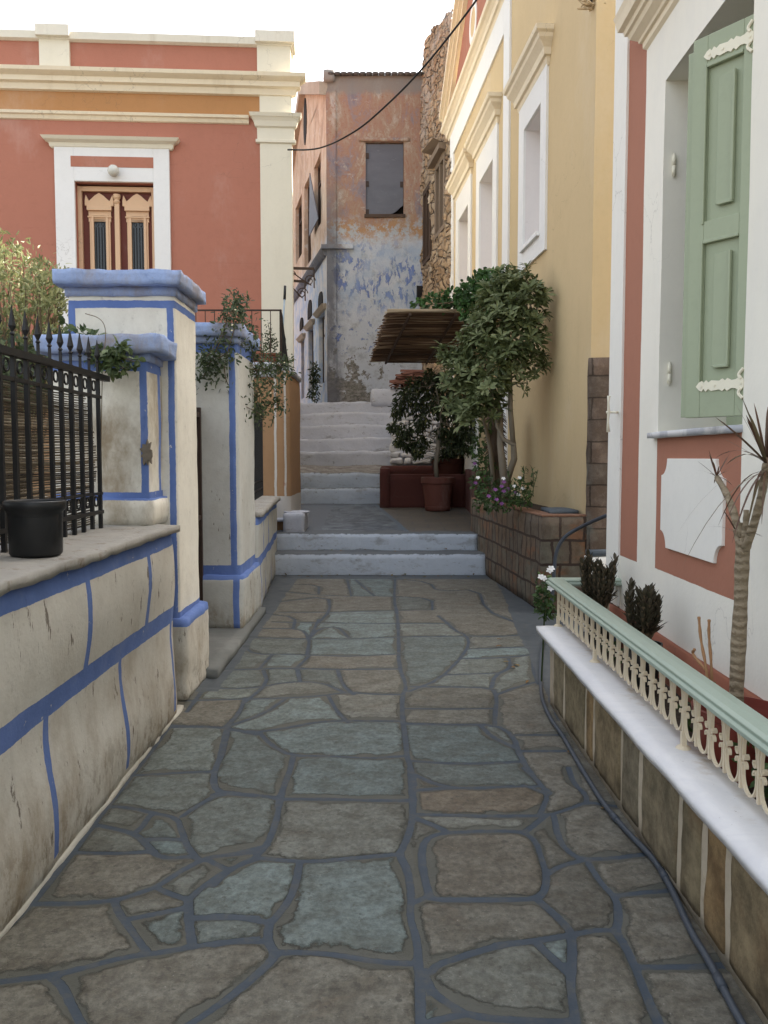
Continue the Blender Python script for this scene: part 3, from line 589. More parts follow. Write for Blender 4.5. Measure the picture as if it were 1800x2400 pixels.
# landing: rough slate left, brown slabs right
b = MB(); N = 40
def lz(y): return .475 + (y-11.3)*.0465
vs = []; fs = []
for j in range(N+1):
    for i in range(N+1):
        x = -1.6+3.4*i/N; y = 11.42+4.2*j/N; vs.append((x, y, lz(y)+noise.noise(Vector((x*2, y*2, 0)))*.012))
for j in range(N):
    for i in range(N): a = j*(N+1)+i; fs.append((a, a+1, a+N+2, a+N+1))
b.add(vs, fs); n = NM('landing_stone', .6, .4)
xr = n.wobc(n.x, 2, .03); divi = n.add(n.mul(n.mt('SUBTRACT', n.y, 11.4), -.13), .32)
right = n.mt('GREATER_THAN', xr, divi)
slate = n.ramp(n.noise(3.6, 9, .8, n.vec(1, .9, 1), .7), [(.38, (.028,.033,.042)), (.5, (.075,.092,.112)), (.62, (.15,.175,.185))])
br = n.t.nodes.new('ShaderNodeTexBrick'); br.inputs['Scale'].default_value = 1; br.inputs['Brick Width'].default_value = .42; br.inputs['Row Height'].default_value = .33; br.inputs['Mortar Size'].default_value = .014
br.inputs['Color1'].default_value = (.125,.105,.082,1); br.inputs['Color2'].default_value = (.095,.085,.068,1); br.inputs['Mortar'].default_value = (.07,.078,.08,1); n.L(n.pos, br.inputs['Vector'])
bc = n.mix(n.mul(n.noise(8, 6, .7), .7), br.outputs[0], (.09,.075,.06))
lef = n.mul(n.mt('LESS_THAN', n.wobc(n.x, 2, .05), -.88), 1); c = n.mix(right, slate, bc); c = n.mix(lef, c, (.085,.10,.12))
joint = n.band(n.mt('SUBTRACT', xr, divi), 0, .035); c = n.mix(joint, c, (.08,.11,.14))
struct(b.build('landing', n.fin(c, n.add(n.noise(9, 8, .75, n.vec(1, 2.5, 1)), n.mul(joint, .2)), .012, .8), smooth=True))
# long upper flight
us = empty('steps', (-.3, 17, .66), 'long upper flight of worn whitewashed steps climbing to the ruined house', 'steps')
RS = [(15.15, .60, .925), (15.62, .8, 1.195), (16.85, 1.2, 1.60), (17.35, 1.5, 1.87), (17.85, 1.8, 2.16), (18.35, 2.1, 2.44), (18.85, 2.4, 2.70)]
for i, (y, z0, z1) in enumerate(RS):
    b = MB(); xl = P(690, 1000, Y=y).x - .12; xr_ = 2.1 if i > 1 else .06
    yn = RS[i+1][0]+.35 if i+1 < len(RS) else 20.2
    if i == 1: yn = 17.0
    b.rbox(xl, xr_, y, yn, z0-.15, z1, .06, .022, 4, rnd=.006); b.v = [p + nz(p, .5, 9)*Vector((0,0,.07)).z*Vector((0,0,1)).z if False else p + Vector((0, 0, noise.noise(p*.9)*.035)) for p in b.v]
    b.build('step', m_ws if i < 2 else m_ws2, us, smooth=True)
b = MB(); vs = []; fs = []
for j in range(13):
    for i in range(25):
        x = -2+4.4*i/24; y = 15.9+1.05*j/12; vs.append((x, y, 1.165+(y-15.9)*.17+noise.noise(Vector((x*3, y*5, 1)))*.03))
for j in range(12):
    for i in range(24): a = j*25+i; fs.append((a, a+1, a+26, a+25))
b.add(vs, fs); n = NM('worn_tread'); b.build('worn_tread', n.fin(n.mix(n.step(n.noise(4, 8, .75, n.vec(1,2.5,1)), .35, .7), (.13,.11,.09), (.34,.32,.30)), n.noise(9, 8, .75), .03, 1), us, smooth=True)
# rubble face of the flight at the right: whitewashed stones with open joints
b = MB(); m_rub = stepmat('whitewashed_rubble', (.56,.55,.55), .3, False)
y0 = 16.80; z = 1.36; r2 = random.Random(4)
while z < 2.28:
    hh = r2.uniform(.09, .19); x = .12+r2.uniform(0, .1)
    while x < 1.45:
        ww = r2.uniform(.14, .48); yy = y0 + (z-1.36)*.9 + r2.uniform(-.03, .03)
        b.rbox(x, x+ww-.03, yy-.15, yy+.9, z, z+hh-.012, .035, .035, 7, rnd=.025); x += ww
    z += hh
b.build('rubble', m_rub, us, smooth=True)
pass
b = MB(); pA = P(868, 942, Y=18.9); b.rbox(P(868,930,Y=18.85).x, 1.2, 18.8, 19.3, 2.6, P(868, 911, Y=18.85).z, .1, .03, 2.5, rnd=.05); tag(b.build('parapet_block', m_ws2, smooth=True), 'low whitewashed block at the top right of the long flight, under the roof tiles', 'wall')
b = MB(); b.add([(-6,19,2.66),(3,19,2.66),(3,34,2.66),(-9,34,2.66)], [(0,1,2,3)]); struct(b.build('street', m_gray))
# small white block by the terrace foot
b = MB(); b.rbox(P(662,1240,Y=11.38).x, P(714,1240,Y=11.38).x, 11.38, 12.0, .44, .735, .05, .014, 5, rnd=.03); 
wb = empty('white_block', (-1.2, 11.7, .45), 'small whitewashed block beside the lower steps at the foot of the ochre terrace wall', 'block'); b.build('block', m_ws2, wb, smooth=True)
b = MB(); b.lathe((-1.2, 11.62, .73), [(.17,0),(.18,.012),(.165,.022),(.15,.010),(.0,.008)], 24); b.build('ring', m_ws2, wb)

# ------------------------------------------------------------------ red house
rf = Frame(-1.42, 13.0, -1, -.06, -1)
if rf.n.y > 0: rf.n = -rf.n
rh = empty('red_house', (-5, 13.1, 2.8), 'rust red house with cream pilasters and cornices at upper left', 'house')
zz = lambda v, u=500: rf.Z(u, v)
sd_ = lambda u, v=600: rf.S(u, v)
zt, zc1, zc0, zf0, zs0 = zz(86), zz(179), zz(219), zz(273), zz(289)
dl_, dr_ = sd_(178, 500), sd_(362, 500); dtop = rf.Z(266, 428)
b = MB(); b.sheet(rf, 0, 14, 0, zt-.12, [(min(dl_,dr_), max(dl_,dr_), 2.8, dtop)], .22, .6)
n = NM('rust_house_plaster', .9); c = vary(n, (.43,.18,.125), .08, .6, 10)
fz = n.rng(n.wobc(n.z, 3, .01), zf0, zc0); c = n.mix(fz, c, vary(n, (.46,.235,.10), .08, 1, 12))
crs = n.mt('ABSOLUTE', n.mt('SUBTRACT', n.mt('FRACT', n.mul(n.z, 4.2)), .5)); line = n.mul(n.mt('LESS_THAN', crs, .035), n.step(n.noise(3.3, 5, .7, n.vec(1,1,5)), .5, .62)); c = n.mix(n.mul(line, .15), c, (.34,.12,.08))
b.build('wall', n.fin(hair(n, c, .3)[1], n.add(n.noise(50, 3), n.mul(line, -.4)), .004, .6), rh)
b = MB(); q0 = rf.p(0, 0, -.32); 
vs = [rf.p(a, z, o) for z in (0, zt-.15) for a, o in ((.1,-.35),(14,-.35),(14,-9),(2.4,-9))]; b.add(vs, [(0,3,2,1),(4,5,6,7),(0,1,5,4),(1,2,6,5),(2,3,7,6),(3,0,4,7)]); b.build('core', m_rust, rh)
b = MB(); b.sheet(Frame(-1.42, 13.0, -.27, 1, 1), 0, 9, 0, zt-.12); b.build('side_wall', m_creamp, rh)
pw = sd_(612, 600)   # pilaster width
b = MB()
b.fbox(rf, -.04, pw, 0, zz(338, 640), -.2, .035); b.fbox(rf, -.04, pw, zf0, zc0, -.2, .03); b.fbox(rf, -.03, pw+.03, zc1, zt-.1, -.2, .05)
b.build('pilaster', m_creamp, rh, bevel=.006)
b = MB(); a, c_ = sd_(165, 130), sd_(94, 130); b.fbox(rf, a, c_, zc1, zt-.1, -.2, .05); b.build('pilaster', m_creamp, rh, bevel=.006)
b = MB(); k0 = zz(338, 640); k1 = zz(272, 640)
b.mould(rf, -.04, pw, [(.035,k0),(.06,k0+.01),(.06,k0+.05),(.038,k0+.06),(.04,k0+.22),(.07,k0+.24),(.09,k0+.31),(.12,k0+.36),(.13,k1-.05),(.15,k1),(0,k1+.01)]); b.build('capital', m_creamp, rh)
b = MB(); b.mould(rf, -.05, 14, [(0,zc0-.03),(.05,zc0-.02),(.07,zc0+.06),(.12,zc0+.08),(.12,zc0+.15),(.16,zc0+.17),(.17,zc1-.07),(.20,zc1-.05),(.21,zc1),(0,zc1+.03)]); b.build('cornice', m_cream, rh)
b = MB(); b.mould(rf, pw+.16, 14, [(0,zs0-.01),(.03,zs0),(.05,zs0+.05),(.08,zs0+.06),(.09,zf0),(0,zf0+.01)], False); b.build('string_course', m_cream, rh)
b = MB(); b.mould(rf, -.06, 14, [(.02,zt-.14),(.07,zt-.12),(.08,zt-.02),(.0,zt+.01),(-.3,zt)], False); b.fbox(rf, -.06, 14, zt-.13, zt-.01, -.35, .02)
for a, c_ in ((-.09, pw+.05), (sd_(168,130), sd_(90,130))): b.fbox(rf, a, c_, zt-.10, zt+.055, -.3, .13)
b.build('parapet_cap', plaster('weathered_cap', (.74,.70,.60), .06, .004, dirt=.5), rh, bevel=.008)
# door with its white surround
ol, orr = sd_(131, 450), sd_(399, 450); il, ir = max(dl_,dr_), min(dl_,dr_); st_ = rf.Z(266, 345)
b = MB(); b.fbox(rf, orr, ir, 2.8, st_, -.05, .05); b.fbox(rf, il, ol, 2.8, st_, -.05, .05); b.fbox(rf, ir, il, dtop, st_, -.05, .05)
b.build('door_surround', m_white, rh, bevel=.006)
ct0, ct1 = rf.Z(266, 348), rf.Z(266, 328)
b = MB(); b.mould(rf, orr-.0, ol+.0, [(.04,ct0-.02),(.06,ct0),(.07,ct0+.05),(.13,ct0+.08),(.14,ct1-.03),(.16,ct1),(0,ct1+.02)]); b.build('lintel_cornice', m_creamp, rh)
b = MB(); b.fbox(rf, sd_(361,382), sd_(168,382), rf.Z(266,395), rf.Z(266,370), .04, .054); b.build('inset_panel', m_rust, rh)
lp = rf.p(rf.S(271,407), rf.Z(271,407), .13); n = NM('opal_glass', .25, .5); mgl = n.fin((.62,.62,.56))
b = MB(); b.lathe(lp-Vector((0,0,.085)), [(.001,0),(.045,.012),(.075,.045),(.085,.085),(.075,.125),(.045,.158),(.001,.17)], 20); lo = b.build('lamp_globe', mgl, rh, smooth=True)
b = MB(); b.tube([rf.p(rf.S(271,407), rf.Z(271,407), .04), rf.p(rf.S(271,407), rf.Z(271,407), .07)], .045, 14); b.build('lamp_base', m_creamp, rh)
m_df = plaster('peach_door_paint', (.68,.46,.29), .05, .002, rough=.6); m_dr = plaster('maroon_door_paint', (.13,.035,.025), .08, .002, rough=.6)
dw = il-ir; dc = (il+ir)/2; dz0 = 2.8; dz1 = dtop-.03
dr = MB(); dr.fbox(rf, ir+.05, il-.05, dz0, dz1-.05, -.20, -.15); door = dr.build('door', m_dr, rh)
WL[door.name] = WL[rh.name]
b = MB(); b.fbox(rf, ir, ir+.06, dz0, dz1, -.2, -.09); b.fbox(rf, il-.06, il, dz0, dz1, -.2, -.09); b.fbox(rf, ir+.06, il-.06, dz1-.07, dz1, -.2, -.09); b.build('door_frame', m_df, rh, bevel=.004)
topz = rf.Z(266, 450); ghi = rf.Z(266, 508); n = NM('dark_glass', .15, .5); m_glass = n.fin((.012,.016,.02))
for (u0, u1) in ((194, 262), (283, 352)):
    a1, a0 = sd_(u0, 480), sd_(u1, 480); cx = (a0+a1)/2; hw = (a1-a0)/2
    kz = rf.Z(266, 470); b = MB()
    crest = [(cx-hw, kz-.05), (cx+hw, kz-.05), (cx+hw, kz+.03), (cx+hw*.93, kz+.11), (cx+hw*.72, kz+.02), (cx+hw*.55, kz+.05), (cx+hw*.3, kz+.10), (cx, kz+.14), (cx-hw*.3, kz+.10), (cx-hw*.55, kz+.05), (cx-hw*.72, kz+.02), (cx-hw*.93, kz+.11), (cx-hw, kz+.03)]
    b.extr(rf, crest, -.15, -.10); b.fbox(rf, cx-hw*.85, cx+hw*.85, kz-.12, kz-.05, -.15, -.08); b.fbox(rf, cx-hw*.78, cx+hw*.78, kz-.28, kz-.12, -.15, -.12); b.fbox(rf, cx-hw*.83, cx+hw*.83, kz-.22, kz-.20, -.15, -.10)
    gw_ = hw*.42; gz = ghi
    b.fbox(rf, cx-hw*.72, cx-gw_, dz0, kz-.28, -.15, -.12); b.fbox(rf, cx+gw_, cx+hw*.72, dz0, kz-.28, -.15, -.12); b.fbox(rf, cx-gw_, cx+gw_, gz, kz-.28, -.15, -.12)
    b.fbox(rf, cx-hw*.60, cx-gw_, dz0, gz+.06, -.12, -.105); b.fbox(rf, cx+gw_, cx+hw*.60, dz0, gz+.06, -.12, -.105); b.fbox(rf, cx-hw*.60, cx+hw*.60, gz+.04, gz+.06, -.12, -.10)
    b.build('panel_frame', m_df, door, bevel=.003)
    b = MB(); b.fbox(rf, cx-gw_, cx+gw_, dz0, gz, -.15, -.143); b.build('glass', m_glass, door)
    b = MB(); n__ = NM
    for t in (-.7, -.25, .25, .7): b.tube([rf.p(cx+gw_*t, dz0+.1, -.135), rf.p(cx+gw_*t, gz-.12, -.135)], .006, 5)
    for zc in (gz-.07, gz-.9, gz-1.15):
        for sg in (-1, 1):
            pts = [rf.p(cx+sg*(gw_*.5+gw_*.38*math.cos(a)*(1-k/22)), zc+.06*math.sin(a)*(1-k/22), -.135) for k, a in enumerate([x*.5 for x in range(18)])]; b.tube(pts, .005, 4)
    b.build('grille', m_iron, door)
b = MB(); b.fbox(rf, dc-.035, dc+.035, dz0, kz-.0, -.15, -.09); b.lathe(rf.p(dc, kz-.02, -.11), [(.03,0),(.05,.03),(.035,.06),(.055,.09),(.055,.14)], 12); b.build('astragal', m_df, door, bevel=.004)

# ochre terrace wall in front of it
tf = Frame(P(668, 1000, Y=11.6).x, 11.6, -1, 0, 1)
tf.n = Vector((0, -1, 0))
tz = tf.Z(610, 850); tw = empty('terrace_wall', (-2, 11.7, .4), 'ochre terrace wall with white corner lines under the balcony railing', 'wall')
wl1, wl2 = tf.S(645, 1000), tf.S(669, 1000)
n = NM('terrace_plaster', .9); c = vary(n, (.36,.215,.115), .12, 1, 10); X0 = tf.p(wl1, 0).x; xx = n.wobc(n.x, 4, .01)
bz = tf.Z(620, 1163)
wm = n.mx(n.band(xx, X0, .016), n.rng(n.wobc(n.z, 4, .01), bz-.35, bz)); wm = n.mx(wm, n.band(xx, tf.p(wl2, 0).x-.005, .014)); c = n.mix(wm, c, (.55,.52,.48))
c = n.mix(n.mul(n.step(n.noise(5, 6, .75), .62, .7), .6), c, (.30,.13,.09))
mter = n.fin(c, n.noise(12, 6, .7), .006, .7)
b = MB(); b.rbox(P(668,1000,Y=11.6).x-4.2, P(680,1000,Y=11.6).x, 11.6, 13.05, 0, tz-.1, .14, .012, 2.5, rnd=.02); b.build('wall', mter, tw, smooth=True)
b = MB(); x_ = P(655, 860, Y=11.6).x; b.rbox(x_-4, x_, 11.50, 12.1, tz-.10, tz, .08, .01, 4, rnd=.02); b.rbox(x_-.10-.4, x_-.03, 11.56, 11.95, tz-.2, tz-.09, .06, .008, 4, rnd=.02); 
b.rbox(x_+.02, x_+.17, 11.62, 13.0, tz-.16, tz-.06, .06, .012, 4, rnd=.03); b.build('cap', m_ws2, tw, smooth=True)
b = MB(); b.rbox(x_-.75, x_+.10, 11.5, 11.7, bz-.35+.0, bz-.30, .06, .012, 4, rnd=.02); b.build('ledge', m_ws2, tw, smooth=True)
# terrace floor slab behind is the wall block top. balcony railing:
br_ = empty('balcony_railing', (-2, 11.7, tz), 'thin dark metal railing on the terrace in front of the red house', 'railing')
zr = tf.Z(560, 721); b = MB(); xe = P(656, 760, Y=11.75).x; b.box(-5, xe+.02, 11.735, 11.765, zr-.02, zr); b.box(-5, xe, 11.74, 11.76, tz+.08, tz+.095); b.build('rail', m_ironr, br_)
for k in range(19):
    x = xe-.128*k; b = MB(); b.tube([(x, 11.75, tz-.02), (x, 11.75, zr)], .0075, 4); b.build('bar', m_ironr, br_)
sr = empty('side_railing', (xe, 12.2, tz), 'railing end hung with black cloth, sloping down beside the red house corner', 'railing')
a = Vector((xe+.01, 11.78, zr)); e = P(675, 858, Y=12.9); 
b = MB(); pts = []; 
for i in range(9):
    t = i/8; top = a.lerp(Vector((e.x, 12.9, tz+.10)), t); bot = Vector((a.x+(e.x-a.x)*t, 11.78+1.12*t, tz-.03))
    pts += [top+Vector((.012*math.sin(i*2), 0, 0)), bot+Vector((.02*math.sin(i*2.4), 0, 0))]
vs = pts+[p+Vector((.008, 0, 0)) for p in pts]; fs = [(2*i, 2*i+2, 2*i+3, 2*i+1) for i in range(8)]+[(18+2*i, 18+2*i+1, 18+2*i+3, 18+2*i+2) for i in range(8)]+[(2*i, 18+2*i, 18+2*i+2, 2*i+2) for i in range(8)]+[(2*i+1, 2*i+3, 18+2*i+3, 18+2*i+1) for i in range(8)]
b.add(vs, fs); n = NM('black_cloth', .95); b.build('cloth', n.fin((.012,.012,.013), n.noise(20), .01), sr)
b = MB(); b.tube([a, Vector((e.x, 12.9, tz+.12))], .012, 6); b.tube([a, (a.x, a.y, tz)], .014, 6); b.build('rail', m_ironr, sr)
bs = empty('broom_pole', (xe+.1, 12.3, tz), 'pale pole with black grip leaning at the end of the terrace railing', 'pole')
q0, q1 = P(663, 800, Y=12.5), P(667, 700, Y=12.6); b = MB(); b.tube([q0-Vector((.03,0,.25)), q1], .014, 8); n = NM('pale_metal', .4); b.build('shaft', n.fin((.35,.42,.48)), bs, smooth=True)
b = MB(); b.tube([q1+(q0-q1)*.02, q1+(q1-q0)*.30], .02, 8); b.build('grip', m_bp, bs, smooth=True)
rp = empty('planter_trough', (P(610,840,Y=11.95).x, 11.95, tz), 'terracotta trough on the terrace behind the railing', 'planter')
x0, x1 = P(592,840,Y=11.95).x, P(652,840,Y=11.95).x; b = MB(); b.rbox(x0, x1, 11.87, 12.03, tz+.005, tz+.15, .08, .003, 4, rnd=.01); b.rbox(x0-.015, x1+.015, 11.85, 12.05, tz+.13, tz+.165, .08, .003, 4, rnd=.01); b.build('trough', plaster('light_terracotta', (.24,.09,.05), .1, .002), rp, smooth=True)
b = MB(); b.box(x0+.02, x1-.02, 11.88, 12.02, tz+.15, tz+.168); b.build('soil', m_soil, rp)

# ------------------------------------------------------------------ ruined house at the top
ru = empty('ruined_house', (-.2, 20, 2.6), 'derelict house with peeling red and blue plaster at the top of the steps', 'ruined house')
ff = Frame(-1.33, 20.0, 1, 0, 1); ff.n = Vector((0, -1, 0))
sf = Frame(-1.33, 20.0, -.228, 1, 1)
if sf.n.x > 0: sf.n = -sf.n
n = NM('peeling_plaster', .92)
zt_ = ff.Z(880, 178)
a1 = n.noise(.9, 7, .72); a2 = n.noise(4.5, 8, .78, None, .4); a3 = n.noise(2.0, 7, .75, n.vec(1, 1, .45), .6)
top = n.ramp(a3, [(.28, (.15,.135,.17)), (.40, (.25,.20,.20)), (.47, (.31,.18,.13)), (.54, (.32,.23,.17)), (.62, (.42,.36,.31)), (.7, (.27,.25,.245)), (.8, (.19,.18,.175))])
top = n.mix(n.mul(n.step(a2, .56, .66), .8), top, (.40,.35,.30)); top = n.mix(n.mul(n.step(n.noise(11, 7, .82), .54, .60), .75), top, (.29,.14,.09))
midm = n.mix(n.step(n.noise(5, 7, .75), .48, .54), (.36,.21,.11), (.36,.37,.38))
low = n.mix(n.noise(1.3, 7, .7), (.33,.37,.45), (.58,.59,.60)); low = n.mix(n.mul(n.step(n.noise(3.2, 6, .7), .5, .7), .6), low, (.21,.20,.19))
zw = n.add(n.z, n.mul(n.mt('SUBTRACT', n.noise(1.6, 5, .7), .5), 1.1))
bm_ = n.mul(n.step(n.noise(6.0, 6, .72, n.vec(1,1,.5), .3), .515, .555), n.mul(n.step(zw, 4.7, 5.2), n.mt('SUBTRACT', 1.0, n.step(zw, 6.0, 6.7))))
bm2 = n.mul(n.step(n.noise(5.0, 7, .75), .56, .60), n.mul(n.step(zw, 3.7, 4.1), n.mt('SUBTRACT', 1.0, n.step(zw, 4.5, 5.0))))
bl_ = n.mul(n.mx(bm_, bm2), n.step(n.noise(.9, 3), .34, .48)); low = n.mix(n.mul(bl_, .85), low, n.mix(n.noise(9, 5), (.06,.11,.38), (.12,.19,.44)))
zd = n.mt('SUBTRACT', 1.0, n.step(n.add(zw, n.mul(a2, 1.2)), 3.4, 3.75)); low = n.mix(n.mul(zd, .9), low, n.mix(n.noise(9, 7, .8), (.12,.105,.085), (.27,.25,.215)))
low = n.mix(n.mul(n.rng(zw, 4.9, 6.4), n.mul(n.step(n.noise(2.2, 6, .7), .42, .62), .5)), low, (.27,.36,.50)); c = n.mix(n.step(zw, 6.3, 6.75), low, midm); ptc = n.mul(n.mul(n.step(n.add(n.noise(1.7, 7, .7), n.mul(n.mt('SUBTRACT', 3.5, n.z), .12)), .50, .53), n.mt('SUBTRACT', 1.0, n.step(zw, 3.9, 4.3))), n.mt('SUBTRACT', 1.0, n.step(n.x, .2, .6))); c = n.mix(ptc, c, n.mix(n.step(n.noise(9, 7, .8, n.vec(1,1,2)), .4, .6), (.11,.10,.085), (.25,.235,.21))); c = n.mix(n.step(zw, 6.75, 7.1), c, top)
# dark grey strip by the corner and grey cement band under the roof
cs = n.mul(n.mt('SUBTRACT', 1.0, n.step(n.add(n.x, n.mul(n.noise(2.5, 5, .7), .5)), -.95, -.60)), n.mul(n.step(n.noise(1.1, 6, .75, n.vec(1, 1, .5)), .30, .5), n.mt('SUBTRACT', 1.0, n.step(n.z, 6.0, 9.0)))); c = n.mix(n.mul(cs, .85), c, (.11,.11,.125))
tb = n.step(n.add(n.z, n.mul(n.noise(4, 5, .8), .4)), zt_-.25, zt_-.1); c = n.mix(n.mul(tb, .85), c, (.22,.20,.18))
m_peel = n.fin(c, n.add(n.add(n.mul(a2, .8), n.mul(bl_, .5)), n.noise(22, 6, .75)), .015, .9)
wl, wr, wb_, wt = ff.S(857, 420), ff.S(946, 420), ff.Z(900, 503), ff.Z(900, 333)
b = MB(); b.sheet(ff, 0, 3.4, 2.2, zt_, [(wl, wr, wb_, wt)], .25, .25, .02, 1.5); b.build('front_wall', m_peel, ru, smooth=False)
n = NM('side_plaster', .92); a3 = n.noise(1.5, 7, .75, n.vec(1, 1, .6), .5); c = n.ramp(a3, [(.3, (.32,.22,.16)), (.48, (.50,.36,.26)), (.6, (.58,.46,.35)), (.75, (.46,.43,.40))]); c = n.mix(n.mul(n.step(n.noise(5, 7, .8), .55, .65), .6), c, (.60,.58,.55))
lowb = n.mt('SUBTRACT', 1.0, n.step(n.add(n.z, n.noise(2, 5)), 6.7, 7.3)); c = n.mix(lowb, c, n.mix(n.step(n.noise(2.5, 7, .75), .42, .62), (.62,.62,.62), (.36,.46,.62)))
c = n.mix(n.mul(n.step(n.noise(2.5, 8, .8, n.vec(1,1,.4)), .58, .7), .7), c, (.25,.18,.14))
m_side = n.fin(c, n.noise(14, 7, .75), .015, .9)
holes = []; wins = []
for (u0, u1, vt, vb, arch) in ((737, 753, 372, 535, 0), (714, 729, 420, 620, 0), (693, 708, 470, 608, 0), (746, 761, 737, 900, 0), (722, 734, 770, 935, 0), (704, 712, 800, 935, 0)):
    s0, s1 = sf.S(u1, 600), sf.S(u0, 600); um = (u0+u1)/2; z1, z0 = sf.Z(um, vt), sf.Z(um, vb); holes.append((s0, s1, z0, z1)); wins.append((s0, s1, z0, z1))
for (u0, u1, vt, vb) in ((748, 758, 684, 718), (723, 732, 703, 745), (704, 711, 745, 773)):
    s0, s1 = sf.S(u1, 700), sf.S(u0, 700); um = (u0+u1)/2; z1, z0 = sf.Z(um, vt), sf.Z(um, vb); wins.append((s0, s1, z0, z1, 'arch'))
send = sf.S(682, 500); ez = sf.Z(682, 417)
b = MB(); b.sheet(sf, 0, send, 2.2, ez, holes, .3, .4, .02, 1.5)
pk = (sf.S(715, 197), sf.Z(715, 197)); pk0 = (0.0, sf.Z(769, 180))
b.extr(sf, [(0, ez), (send, ez), (send, ez+.05), pk, pk0], -.3, 0); b.build('side_wall', m_side, ru)
b = MB()
for (p_, q_) in ((pk0, pk), (pk, (send+.1, ez))):
    b.extr(sf, [(p_[0], p_[1]-.28), (q_[0], q_[1]-.28), (q_[0], q_[1]+.02), (p_[0], p_[1]+.02)], -.05, .16)
b.build('gable_cornice', plaster('weathered_stone', (.40,.33,.26), .3, .01, dirt=.5), ru)
b = MB()   # gable oval and arched fanlights, dark plates standing in for their inner shade
cs_, cz_ = sf.S(716, 285), sf.Z(716, 285); b.extr(sf, [(cs_+.28*math.cos(a), cz_+.62*math.sin(a)) for a in [k*math.pi/10 for k in range(20)]], 0, .02); b.build('oval_opening', m_dark, ru)
for w_ in wins:
    if len(w_) == 5:
        b = MB(); s0, s1, z0, z1, _ = w_; cx = (s0+s1)/2; hw = (s1-s0)/2; b.extr(sf, [(s0, z0), (s1, z0)]+[(cx+hw*math.cos(a), z0+(z1-z0)*(.45+.55*math.sin(a))) for a in [k*math.pi/8 for k in range(9)]], 0, .03); b.build('fanlight', m_dark, ru)
for w_ in wins:
    if len(w_) == 5: continue
    s0, s1, z0, z1 = w_; b = MB(); t = .07
    for q in ((s0, s0+t, z0, z1), (s1-t, s1, z0, z1), (s0+t, s1-t, z1-t, z1), (s0+t, s1-t, z0, z0+t), ((s0+s1)/2-.03, (s0+s1)/2+.03, z0+t, z1-t), (s0+t, s1-t, z0+(z1-z0)*.7, z0+(z1-z0)*.7+.05)): b.fbox(sf, *q, -.2, -.1)
    wn = b.build('window', m_woodd, ru); WL[wn.name] = WL[ru.name]
    b = MB(); b.fbox(sf, s0, s1, z0, z1, -.29, -.25); b.build('interior_shade_sheet', m_dark, wn)
b = MB(); s0, s1, z0, z1 = wins[0]; vs = [sf.p(s0+.05, z0+.1, .05), sf.p(s1, z0-.05, .12), sf.p(s1, z1*.62+z0*.38, .10), sf.p(s0+.05, z1*.7+z0*.3, .25)]
b.add(vs+[v+sf.n*.02 for v in vs], [(0,1,2,3),(4,7,6,5),(0,4,5,1),(1,5,6,2),(2,6,7,3),(3,7,4,0)])
n = NM('grey_board', .6, .35); gb = n.mix(n.noise(1.6, 6, .6, n.vec(1,1,2.2)), (.075,.078,.095), (.14,.14,.165)); gb = n.mix(n.mul(n.step(n.noise(7, 5, .7, n.vec(1,1,2)), .6, .75), .5), gb, (.2,.2,.21)); m_board = n.fin(gb, n.noise(40, 4), .003)
b.build('loose_board', m_board, ru)
b = MB()
for (u0, v0, u1, v1) in ((764, 581, 735, 626), (740, 737, 764, 714)): 
    pass
zs = sf.Z(764, 590); b.mould(sf, 0, send, [(0,zs-.12),(.06,zs-.1),(.12,zs),(.14,zs+.06),(0,zs+.08)], False); b.fbox(ff, -.12, .62, ff.Z(785,585), ff.Z(785,575), 0, .12); b.build('string_course', m_peel, ru)
for (s0, s1, z0, z1) in [w_[:4] for w_ in wins[3:6]]:
    b = MB(); b.mould(sf, s0-.15, s1+.15, [(0,z1),(.05,z1+.02),(.12,z1+.12),(0,z1+.16)]); b.build('door_hood', plaster('stone_hood', (.42,.36,.29), .2, .01, dirt=.5), ru)
b = MB(); b.fbox(ff, 0, .22, 2.3, zt_-.35, -.05, .03); b.build('corner_pilaster', m_peel, ru)
b = MB(); rr = [ (wl, wb_), (wr-.02, wb_+.0), (wr-.02, wt), (wl, wt)]
poly = [(wl+.0, wb_+.02), (wl+(wr-wl)*.62, wb_+.02), (wl+(wr-wl)*.72, wb_+.04), (wl+(wr-wl)*.83, wb_+.10), (wl+(wr-wl)*.92, wb_+.18), (wr-.01, wb_+.22), (wr-.01, wt-.03), (wl, wt-.03)]
b.extr(ff, poly, -.06, -.045); bd = b.build('shutter_board', m_board, ru); WL[bd.name] = WL[ru.name]
for (s_, v_) in ((wl+.0, 360), (wl+.0, 426), (wl, 492), (wr-.08, 427)): z = ff.Z(900, v_); b = MB(); b.fbox(ff, s_, s_+.075, z-.10, z+.02, -.045, -.02); b.build('hinge', m_ironr, bd)
b = MB(); b.fbox(ff, wl-.03, wr+.04, wb_-.07, wb_, -.15, .05); b.build('window_sill', m_woodd, ru)
b = MB(); b.fbox(ff, wl-.02, wr+.02, wb_, wt, -.24, -.2); b.build('opening_shade', m_dark, ru)
b = MB(); b.rbox(wl-.16, wr+.14, 0, .05, wt, wt+.09, .06, .012, 5, fr=ff, rnd=.02); b.build('window_hood', m_peel, ru, smooth=True)
b = MB(); zt2 = zt_
for k in range(19):   # corrugated tile edge along the roof line
    x = .12+.145*k; b.tube([ff.p(x, zt2+.02, .10), ff.p(x, zt2+.35, -1.6)], .075, 10, flat=.5)
b.build('roof_tiles', plaster('old_tile', (.10,.09,.085), .3, .006, dirt=.5), ru, smooth=True)
b = MB(); b.rbox(-.06, .20, -.5, .08, zt_-.15, zt_+.12, .08, .02, 5, fr=ff, rnd=.03); b.build('corner_block', plaster('grey_stone', (.25,.23,.21), .2, .01, dirt=.5), ru, smooth=True)
